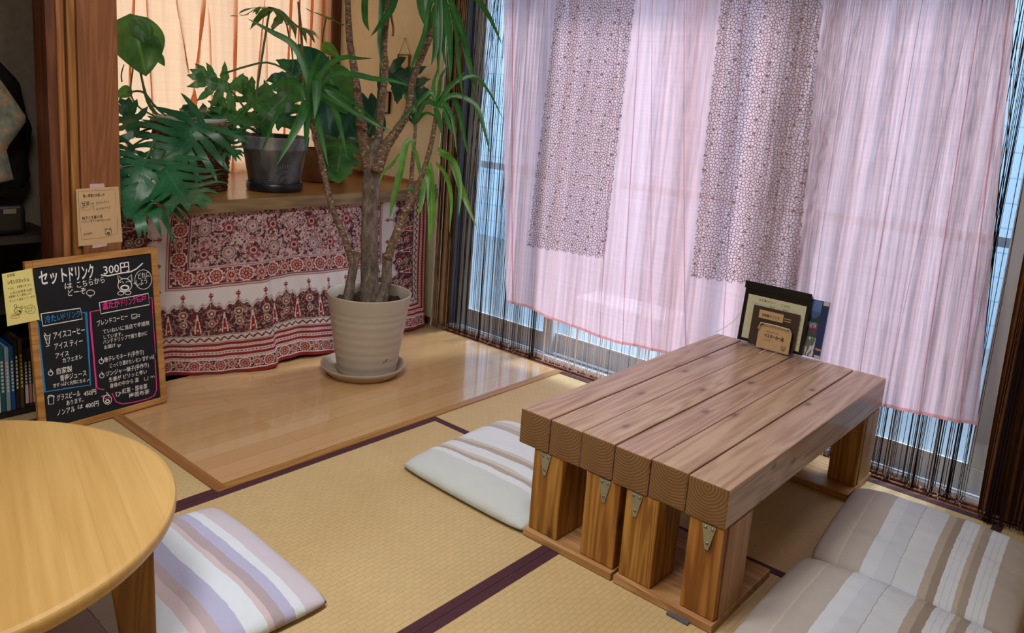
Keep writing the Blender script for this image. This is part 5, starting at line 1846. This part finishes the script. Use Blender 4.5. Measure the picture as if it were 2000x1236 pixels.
# crown on top of the right cane, reaching over the frame
crown([([(856, -20), (836, 10), (834, 58)], 18), ([(850, 10), (842, 40), (832, 68), (806, 144)], 12), ([(840, -20), (830, 60), (812, 110), (801, 142)], 8),
       ([(858, -30), (859, 40), (857, 100), (856, 150)], 12), ([(862, -30), (874, 30), (880, 100), (879, 172)], 14), ([(868, -30), (896, 40), (914, 110), (931, 192)], 15),
       ([(880, -40), (925, -10), (955, 30), (981, 88)], 12), ([(868, -30), (886, 20), (900, 60), (909, 84)], 9), ([(852, 0), (852, 60), (850, 100), (842, 128)], 13),
       ([(862, -30), (868, 40), (866, 90), (870, 130)], 10), ([(826, -30), (820, 0), (834, 58)], 14), ([(870, -30), (890, 60), (896, 130), (905, 200)], 9), ([(850, -40), (815, -50), (790, -20)], 12), ([(862, -40), (880, -90), (905, -60)], 12)], D0 - 0.08, c_right)
# crown of the lower right cane
crown([([(853, 208), (870, 180), (890, 158), (908, 140)], 9), ([(853, 205), (880, 165), (925, 150), (955, 180), (983, 234)], 8), ([(855, 205), (885, 185), (928, 205), (945, 250), (957, 299)], 10),
       ([(853, 205), (872, 185), (893, 205), (904, 255), (914, 306)], 11), ([(852, 208), (866, 200), (884, 230), (893, 302)], 9), ([(850, 210), (856, 230), (862, 262)], 11),
       ([(852, 205), (840, 180), (822, 195), (800, 215), (766, 256)], 8), ([(850, 205), (835, 195), (815, 215), (806, 250)], 7), ([(851, 205), (858, 180), (862, 150), (875, 128)], 8), ([(852, 206), (846, 170), (856, 130)], 7),
       ([(855, 207), (868, 215), (876, 245), (888, 262)], 10), ([(851, 207), (838, 200), (826, 205), (815, 230)], 8)], D0 - 0.10, c_low)
crown([([(812, 242), (800, 205), (787, 178)], 9), ([(812, 242), (830, 222), (848, 226), (870, 240)], 6), ([(812, 242), (806, 220), (802, 190)], 7), ([(812, 242), (822, 215), (838, 186), (854, 178)], 8), ([(811, 244), (800, 232), (790, 228)], 6), ([(812, 242), (813, 210), (808, 170)], 6)], D0 - 0.03, c_thin)
# crown of the left cane
crown([([(608, 215), (600, 150), (575, 90), (530, 62), (483, 36)], 13), ([(610, 215), (618, 165), (640, 128), (672, 112), (700, 114), (728, 114)], 10), ([(610, 214), (640, 152), (690, 146), (730, 154), (768, 158), (812, 172)], 11),
       ([(610, 212), (632, 172), (665, 200), (715, 232), (767, 257)], 13), ([(612, 212), (625, 170), (645, 190), (662, 240), (679, 312)], 15), ([(608, 212), (580, 160), (540, 164), (500, 200), (460, 234)], 10),
       ([(607, 214), (596, 205), (588, 230), (568, 270), (541, 322)], 18), ([(608, 214), (575, 185), (545, 215), (522, 268), (509, 300)], 8), ([(612, 140), (618, 150), (618, 190), (614, 234)], 19), ([(608, 216), (600, 230), (598, 260), (597, 292)], 13),
       ([(609, 216), (618, 232), (628, 272), (641, 325)], 12), ([(611, 214), (618, 180), (640, 190), (690, 220), (758, 260)], 9), ([(608, 214), (604, 170), (618, 120), (627, 100)], 12), ([(609, 214), (632, 170), (690, 200), (758, 258)], 8)], D0 - 0.13, c_outer)
# hanging leaves over the top edge between the canes
crown([([(716, -60), (712, 0), (713, 40), (721, 61)], 13), ([(780, -60), (768, 5), (748, 40), (724, 71)], 15), ([(745, -60), (744, 40), (742, 90), (746, 140)], 10), ([(820, -60), (822, 10), (835, 60)], 15), ([(770, -60), (752, -10), (748, 30)], 10), ([(700, -60), (690, -90), (670, -60)], 10)], D0 + 0.06, c_mid)
# low tufts hanging from the right canes, lighter green
crown([([(802, 272), (792, 285), (781, 340), (768, 390), (761, 428)], 14), ([(838, 318), (841, 350), (843, 420), (838, 482)], 17), ([(852, 318), (870, 340), (882, 385), (878, 455)], 9), ([(855, 290), (880, 310), (900, 365), (915, 405), (932, 446)], 12),
       ([(858, 300), (885, 315), (898, 360), (896, 424)], 11), ([(828, 348), (826, 370), (822, 400), (816, 422)], 10), ([(780, 300), (765, 322), (750, 335), (738, 362)], 6), ([(806, 290), (812, 300), (820, 335), (822, 360)], 8), ([(812, 272), (806, 280), (808, 300)], 7), ([(832, 330), (838, 345), (836, 400)], 12)], D0 - 0.08, c_low, GL)
m = MB(); stalk(m, [(763, 0), (764, 30), (768, 55), (767, 70)], D0 + 0.1, 4, 5); m.build('dry_bud_stalk', M['stake'], yu)

m = MB(); p_ = at(806, 368, D0 - 0.045)
m.lathe([(0.010, -0.006), (0.0125, -0.006), (0.0125, 0.006), (0.010, 0.006), (0.010, -0.006)], p_, 16); m.box((p_[0] - 0.004, p_[1] - 0.022, p_[2] - 0.004), (p_[0] + 0.004, p_[1] - 0.010, p_[2] + 0.004))
o = m.build('plant_tie', plain('green_plastic_tie', C3(20, 150, 70), 0.4), c_thin); o['label'] = 'bright green tie'

# ---- philodendron in the wicker basket
ZD = 0.7495
BCc = (0.614, 1.324)
ph = thing('philodendron', (BCc[0], BCc[1], ZD), 'large split leaf philodendron in a wicker basket at the left of the ledge', 'potted plant')


def wicker():
    mm, nt, bb = new_mat('brown_wicker')
    n1 = noise(nt, coords(nt, (40, 40, 40)), 1, 3)
    n2 = noise(nt, coords(nt, (9, 9, 9)), 1, 2)
    c = ramp(nt, n1, [(0.35, C3(74, 46, 30)), (0.65, C3(146, 104, 70))])
    c = mixc(nt, math_(nt, 'MULTIPLY', n2, 0.5), c, C3(104, 68, 44))
    L(nt, c, bb.inputs['Base Color']); bb.inputs['Roughness'].default_value = 0.7
    return mm


WK = wicker()
hB = 0.295
m = MB()
nst, nr = 26, 26
for j in range(nr):          # woven horizontal strands going over and under the stakes
    z = ZD + 0.008 + (hB - 0.02) * j / (nr - 1)
    r0 = 0.143 + 0.020 * j / (nr - 1)
    path = []
    for i in range(nst * 4 + 1):
        a = 2 * math.pi * i / (nst * 4)
        path.append((BCc[0] + (r0 + 0.0045 * math.cos(a * nst / 2 + math.pi * (j % 2))) * math.cos(a), BCc[1] + (r0 + 0.0045 * math.cos(a * nst / 2 + math.pi * (j % 2))) * math.sin(a), z))
    m.tube(path, 0.0052, 5)
for i in range(nst):
    a = 2 * math.pi * i / nst
    m.tube([(BCc[0] + r * math.cos(a), BCc[1] + r * math.sin(a), ZD + z) for r, z in ((0.143, 0.003), (0.153, hB * 0.5), (0.163, hB))], 0.0042, 6)
for zz, rr_, tk in ((0.006, 0.146, 0.006), (hB, 0.166, 0.008)):
    m.tube([(BCc[0] + rr_ * math.cos(2 * math.pi * i / 48), BCc[1] + rr_ * math.sin(2 * math.pi * i / 48), ZD + zz) for i in range(49)], tk, 8)
m.build('basket', WK, ph, smooth=True)
m = MB(); m.lathe([(0.0, 0.004), (0.118, 0.004), (0.143, hB + 0.012), (0.148, hB + 0.022), (0.143, hB + 0.024), (0.136, hB + 0.01), (0.130, hB - 0.03), (0.0, hB - 0.03)], (BCc[0], BCc[1], ZD), 56); m.build('inner_pot', M['potplastic'], ph, smooth=True)
m = MB(); m.disc((BCc[0], BCc[1], ZD + hB - 0.028), 0.129, 40); m.build('soil', M['soil'], ph)
DB = dep((BCc[0], BCc[1], 1.0))


def add_leaf(parent, kind, stem_px, *a, mat='green_phil', sD=None, sw=(5, 4), **k):
    m = MB()
    (lobed if kind == 'lobed' else heart)(m, *a, **k)
    lf = m.build('leaf', M[mat], parent, smooth=True)
    if stem_px:
        m = MB(); stalk(m, stem_px, sD or [DB, a[1]], *sw); m.build('leaf_stalk', M['stalk'], lf, smooth=True)
    return lf


rt_ = (352, 250)
add_leaf(ph, 'lobed', [rt_, (375, 232), (398, 243)], (398, 243), 3.33, (312, 328), 3.22, W=0.93, n=9, lw=0.058, up=0.35, droop=0.3, core=0.10)
add_leaf(ph, 'lobed', [rt_, (310, 270), (284, 312)], (284, 312), 3.06, (254, 426), 2.90, W=0.98, n=9, lw=0.050, up=0.25, droop=0.2, core=0.11, back=100)
add_leaf(ph, 'lobed', [rt_, (300, 250), (262, 262)], (262, 262), 3.50, (244, 196), 3.55, W=0.75, n=5, lw=0.09, up=0.1)
add_leaf(ph, 'lobed', [rt_, (345, 230), (372, 232)], (372, 232), 3.55, (276, 240), 3.45, W=0.50, n=7, lw=0.052, core=0.09, up=0.6)
add_leaf(ph, 'lobed', [rt_, (390, 220), (416, 230)], (416, 230), 3.62, (352, 206), 3.70, W=0.45, n=5, lw=0.10, up=0.4)
add_leaf(ph, 'lobed', [rt_, (330, 285), (306, 318)], (306, 318), 3.12, (376, 390), 2.92, W=0.66, n=8, lw=0.050, up=0.4, droop=0.3, core=0.09)
add_leaf(ph, 'lobed', [rt_, (290, 268), (258, 285)], (258, 285), 3.45, (236, 352), 3.40, W=0.80, n=7, lw=0.058, up=0.3, core=0.11)
add_leaf(ph, 'lobed', [rt_, (400, 250), (425, 262)], (425, 262), 3.42, (462, 300), 3.36, W=0.82, n=7, lw=0.056, core=0.10, up=0.4)
add_leaf(ph, 'heart', [rt_, (300, 215), (276, 150), (262, 52)], (262, 50), 3.62, (282, 130), 3.55, W=1.02, up=0.05, droop=0.55, mat='green_phil2', slits=0)
add_leaf(ph, 'heart', None, (272, 52), 3.60, (318, 122), 3.66, W=0.55, up=0.2, droop=0.3, mat='green_phil2', slits=3)
add_leaf(ph, 'heart', [rt_, (305, 210), (280, 180), (250, 180)], (251, 176), 3.66, (228, 188), 3.66, W=0.9, up=0.1, mat='green_phil2')
m = MB(); stalk(m, [rt_, (294, 212), (272, 132)], [DB, 3.6], 4, 4); stalk(m, [rt_, (262, 200), (260, 124)], [DB, 3.6], 4, 3); stalk(m, [(238, 160), (237, 145), (242, 126)], [3.65, 3.65], 3, 2); m.build('leaf_stalk', M['stalk'], ph, smooth=True)

# ---- philodendron in the grey embossed pot
GC = (0.935, 1.165)
m = MB(); m.lathe([(0.0, 0.0), (0.121, 0.0), (0.1265, 0.006), (0.1275, 0.038), (0.125, 0.040), (0.1215, 0.036), (0.1205, 0.009), (0.0, 0.009)], (GC[0], GC[1], ZD), 56); o = m.build('plant_saucer', M['potblack'], smooth=True); props(o, 'black saucer under the grey embossed pot on the ledge', 'saucer')


def greypot():
    mm, nt, bb = new_mat('weathered_grey_pot')
    n1 = noise(nt, coords(nt, (14, 14, 4)), 1, 4)
    n2 = noise(nt, coords(nt, (60, 60, 60)), 1, 3)
    c = ramp(nt, n1, [(0.36, C3(74, 77, 82)), (0.55, C3(118, 122, 126)), (0.7, C3(166, 168, 168))])
    c = mixc(nt, math_(nt, 'MULTIPLY', n2, 0.4), c, C3(58, 60, 68))
    L(nt, c, bb.inputs['Base Color']); bb.inputs['Roughness'].default_value = 0.55
    return mm


GPM = greypot()
gp = thing('philodendron', (GC[0], GC[1], ZD + 0.011), 'split leaf philodendron in the weathered grey pot, centre of the ledge', 'potted plant')
HG = 0.238
m = MB(); m.lathe([(0.0, 0.0), (0.110, 0.0), (0.113, 0.004), (0.142, HG - 0.062), (0.150, HG - 0.058), (0.151, HG - 0.05), (0.149, HG - 0.046), (0.154, HG - 0.006), (0.156, HG), (0.152, HG + 0.003), (0.146, HG - 0.002), (0.140, HG - 0.05), (0.0, HG - 0.05)], (GC[0], GC[1], ZD + 0.0115), 72)
m.build('pot', GPM, gp, smooth=True)
m = MB(); m.disc((GC[0], GC[1], ZD + HG - 0.035), 0.141, 40); m.build('soil', M['soil'], gp)
# embossed sunburst on the pot's face
m = MB()
c0 = math.atan2(CAM[1] - GC[1], CAM[0] - GC[0]) + 0.42
def onpot(da, z):
    r = 0.113 + (0.142 - 0.113) * (z / (HG - 0.066)) + 0.0006
    a = c0 + da / 0.125
    return (GC[0] + r * math.cos(a), GC[1] + r * math.sin(a), ZD + 0.0115 + z)
for r0, r1, nn in ((0.016, 0.030, 13), (0.038, 0.056, 19), (0.060, 0.080, 23)):
    for i in range(nn):
        an = math.pi * (0.02 + 0.96 * i / (nn - 1))
        m.tube([onpot(math.cos(an) * r, 0.040 + math.sin(an) * r) for r in (r0, (r0 + r1) / 2, r1)], 0.0017, 5)
m.build('embossed_sunburst', plain('worn_emboss', C3(112, 122, 140), 0.6), gp)
DG = dep((GC[0], GC[1], 1.0))
rg = (508, 262)
k_ = dict(sD=None)


def gl(kind, stem, *a, **k): return add_leaf(gp, kind, stem, *a, sD=[DG, a[1]], **k)


gl('lobed', [rg, (500, 200), (512, 110), (526, 22)], (526, 18), 3.72, (612, 44), 3.90, W=0.85, n=6, lw=0.075, up=0.92, droop=0.75, mat='green_phil2', core=0.14)
gl('lobed', None, (528, 16), 3.72, (446, 18), 3.64, W=0.35, n=4, lw=0.06, up=0.92, droop=0.6, mat='green_phil2', core=0.05)
gl('lobed', [rg, (480, 215), (448, 172)], (448, 174), 3.60, (384, 146), 3.52, W=0.85, n=5, lw=0.115, up=0.25, droop=0.3, core=0.18, mat='green_phil2')
gl('lobed', [rg, (530, 215), (512, 232)], (510, 240), 3.70, (578, 160), 3.72, W=0.62, n=5, lw=0.10, up=0.3, mat='green_phil2')
gl('lobed', [rg, (480, 245), (462, 238)], (478, 246), 3.66, (420, 196), 3.62, W=0.75, n=5, lw=0.09, up=0.5, mat='green_phil2')
gl('lobed', [rg, (545, 230), (560, 222)], (540, 232), 3.66, (598, 226), 3.60, W=0.55, n=5, lw=0.10, up=0.6)
gl('lobed', [rg, (490, 250), (470, 252)], (475, 255), 3.62, (428, 268), 3.56, W=0.6, n=5, lw=0.09, up=0.6)
gl('lobed', [rg, (520, 205), (515, 195)], (512, 215), 3.78, (470, 150), 3.84, W=0.6, n=5, lw=0.09, up=0.3, mat='green_phil2')
gl('lobed', [rg, (560, 200), (598, 128)], (604, 126), 3.86, (548, 176), 3.80, W=0.8, n=4, lw=0.17, up=0.2, core=0.25)
gl('heart', [rg, (585, 190), (612, 128)], (614, 130), 3.88, (592, 92), 3.92, W=1.25, up=0.15)
m = MB(); stalk(m, [(430, 146), (480, 130), (522, 122), (560, 138), (590, 170)], [3.6, 3.75], 4, 4); stalk(m, [rg, (570, 150), (562, 60), (556, 40)], [DG, 3.9], 3, 3); m.build('leaf_stalk', M['stalk'], gp, smooth=True)
m = MB(); stalk(m, [(592, 240), (590, 95), (583, 4)], [DG + 0.1, DG + 0.12], 6, 5); m.build('plant_stake', M['stake'], gp)

# ---- monstera in the brown pot behind the yucca
MC = (1.345, 1.40)
DM = dep((*MC, 0.9))
mo = thing('monstera', (MC[0], MC[1], ZD), 'dark leaved monstera in a brown clay pot behind the yucca trunk', 'potted plant')
m = MB(); m.lathe([(0.0, 0.0), (0.088, 0.0), (0.092, 0.004), (0.112, 0.135), (0.116, 0.165), (0.111, 0.168), (0.106, 0.150), (0.0, 0.145)], (MC[0], MC[1], ZD), 56); m.build('pot', M['potbrown'], mo, smooth=True)
m = MB(); m.disc((MC[0], MC[1], ZD + 0.1495), 0.105, 40); m.build('soil', M['soil'], mo)
rm = (702, 300)


def ml(kind, stem, *a, **k):
    k.setdefault('mat', 'green_mon')
    return add_leaf(mo, kind, stem, *a, sD=[DM, a[1]], **k)


ml('heart', [rm, (668, 230), (640, 150)], (640, 146), 4.10, (676, 214), 4.02, W=0.95, up=0.2, slits=0, mat='green_phil2')
ml('heart', [rm, (668, 240), (636, 196)], (636, 192), 4.05, (652, 302), 3.96, W=0.72, up=0.1)
ml('heart', [rm, (690, 260), (672, 220)], (668, 206), 4.08, (700, 276), 4.0, W=0.8, up=0.2)
ml('heart', [rm, (712, 270), (718, 250)], (716, 252), 4.2, (706, 184), 4.25, W=0.66, up=0.1)
ml('heart', [rm, (722, 270), (734, 250)], (734, 250), 4.2, (726, 186), 4.24, W=0.6, up=0.1)
ml('lobed', [rm, (735, 220), (742, 160), (762, 140)], (762, 140), 4.15, (826, 186), 4.05, W=0.62, n=4, lw=0.13, up=0.1, core=0.2, back=95)
ml('lobed', [rm, (680, 275), (668, 280)], (668, 278), 3.86, (656, 352), 3.66, W=0.42, n=6, lw=0.10, up=0.2, core=0.2, mat='green_phil2')
ml('heart', [rm, (690, 285), (680, 300)], (690, 280), 4.0, (660, 306), 3.95, W=0.8, up=0.2)
ml('heart', [rm, (640, 130), (630, 80), (637, 36)], (610, 24), 4.05, (668, 45), 4.1, W=0.34, up=0.95, mat='green_strap2', sw=(3, 3))
ml('heart', [rm, (650, 150), (641, 110)], (636, 90), 4.1, (660, 110), 4.1, W=0.8, up=0.3, mat='green_strap2', sw=(3, 3))
m = MB(); stalk(m, [rm, (738, 230), (743, 150), (744, 60), (752, -20)], [DM, 4.2], 4, 4); stalk(m, [(790, 190), (806, 172), (840, 154)], [4.1, 4.05], 3, 3); stalk(m, [(650, 352), (651, 325), (655, 295)], [3.95, 4.0], 9, 6); m.build('leaf_stalk', M['stalk'], mo, smooth=True)

NC = (1.62, 1.66)
nb = thing('ivy_pot', (NC[0], NC[1], ZD), 'navy glazed pot standing at the back corner of the ledge behind the yucca', 'potted plant')
m = MB(); m.lathe([(0.0, 0.0), (0.070, 0.0), (0.098, 0.17), (0.110, 0.19), (0.112, 0.235), (0.106, 0.237), (0.100, 0.20), (0.0, 0.19)], (NC[0], NC[1], ZD), 48); m.build('pot', M['potblue'], nb, smooth=True)
m = MB()
for i in range(7):
    a = i * 0.9
    q_ = np.array((NC[0] - 0.03, NC[1] - 0.02, ZD + 0.225)) - CAM
    dq = q_ @ FW
    px0 = (PX + FPX * (q_ @ RT) / dq, PY - FPX * (q_ @ UP) / dq)
    heart(m, px0, dq, (px0[0] - 8 + 30 * math.cos(a), px0[1] - 16 - 26 * abs(math.sin(a))), dq - 0.05, W=0.7, up=0.3)
m.build('foliage', M['green_mon'], nb, smooth=True)

# ---- small pictures on the cream wall
def wall_frame(y0, y1, z0, z1, label, mat, print_mat, hang):
    m = MB(); t = 0.005
    x0, x1 = 1.786, 1.7985
    m.box((x0, y0, z0), (x1, y0 + t, z1)); m.box((x0, y1 - t, z0), (x1, y1, z1)); m.box((x0, y0 + t, z0), (x1, y1 - t, z0 + t)); m.box((x0, y0 + t, z1 - t), (x1, y1 - t, z1))
    o = m.build('picture_frame', mat); props(o, label, 'picture')
    m = MB(); m.box((x0 + 0.006, y0 + t, z0 + t), (x0 + 0.008, y1 - t, z1 - t)); m.build('picture', print_mat, o)
    m = MB(); rng = np.random.default_rng(4)
    ym, = ((y0 + y1) / 2,)
    for i in range(9):
        a = rng.uniform(-0.9, 0.9); l = (z1 - z0) * rng.uniform(0.25, 0.55)
        m.tube([(x0 + 0.005, ym, z0 + 0.01), (x0 + 0.0045, ym + math.sin(a) * l * 0.4, z0 + 0.01 + l * 0.6), (x0 + 0.005, ym + math.sin(a) * l * 0.6, z0 + 0.01 + l)], 0.0012, 4)
    m.build('dried_plant', M['stalk'], o)
    if hang:
        m = MB(); m.tube([(x1 - 0.003, y0, z1), (x1 - 0.003, (y0 + y1) / 2, z1 + 0.085), (x1 - 0.003, y1, z1)], 0.0012, 5); m.tube([(1.7985, (y0 + y1) / 2, z1 + 0.085), (1.790, (y0 + y1) / 2, z1 + 0.085)], 0.003, 6)
        m.build('hanging_string', M['stake'], o)
    return o


wall_frame(1.222, 1.315, 1.28, 1.44, 'small hanging glass frame with pressed plant on the cream wall', M['stake'], plain('pale_mount', C3(206, 186, 146), 0.6), True)
wall_frame(1.371, 1.475, 1.115, 1.235, 'small dark framed picture on the cream wall behind the yucca', M['shelf'], plain('cream_mount', C3(206, 180, 134), 0.6), False)
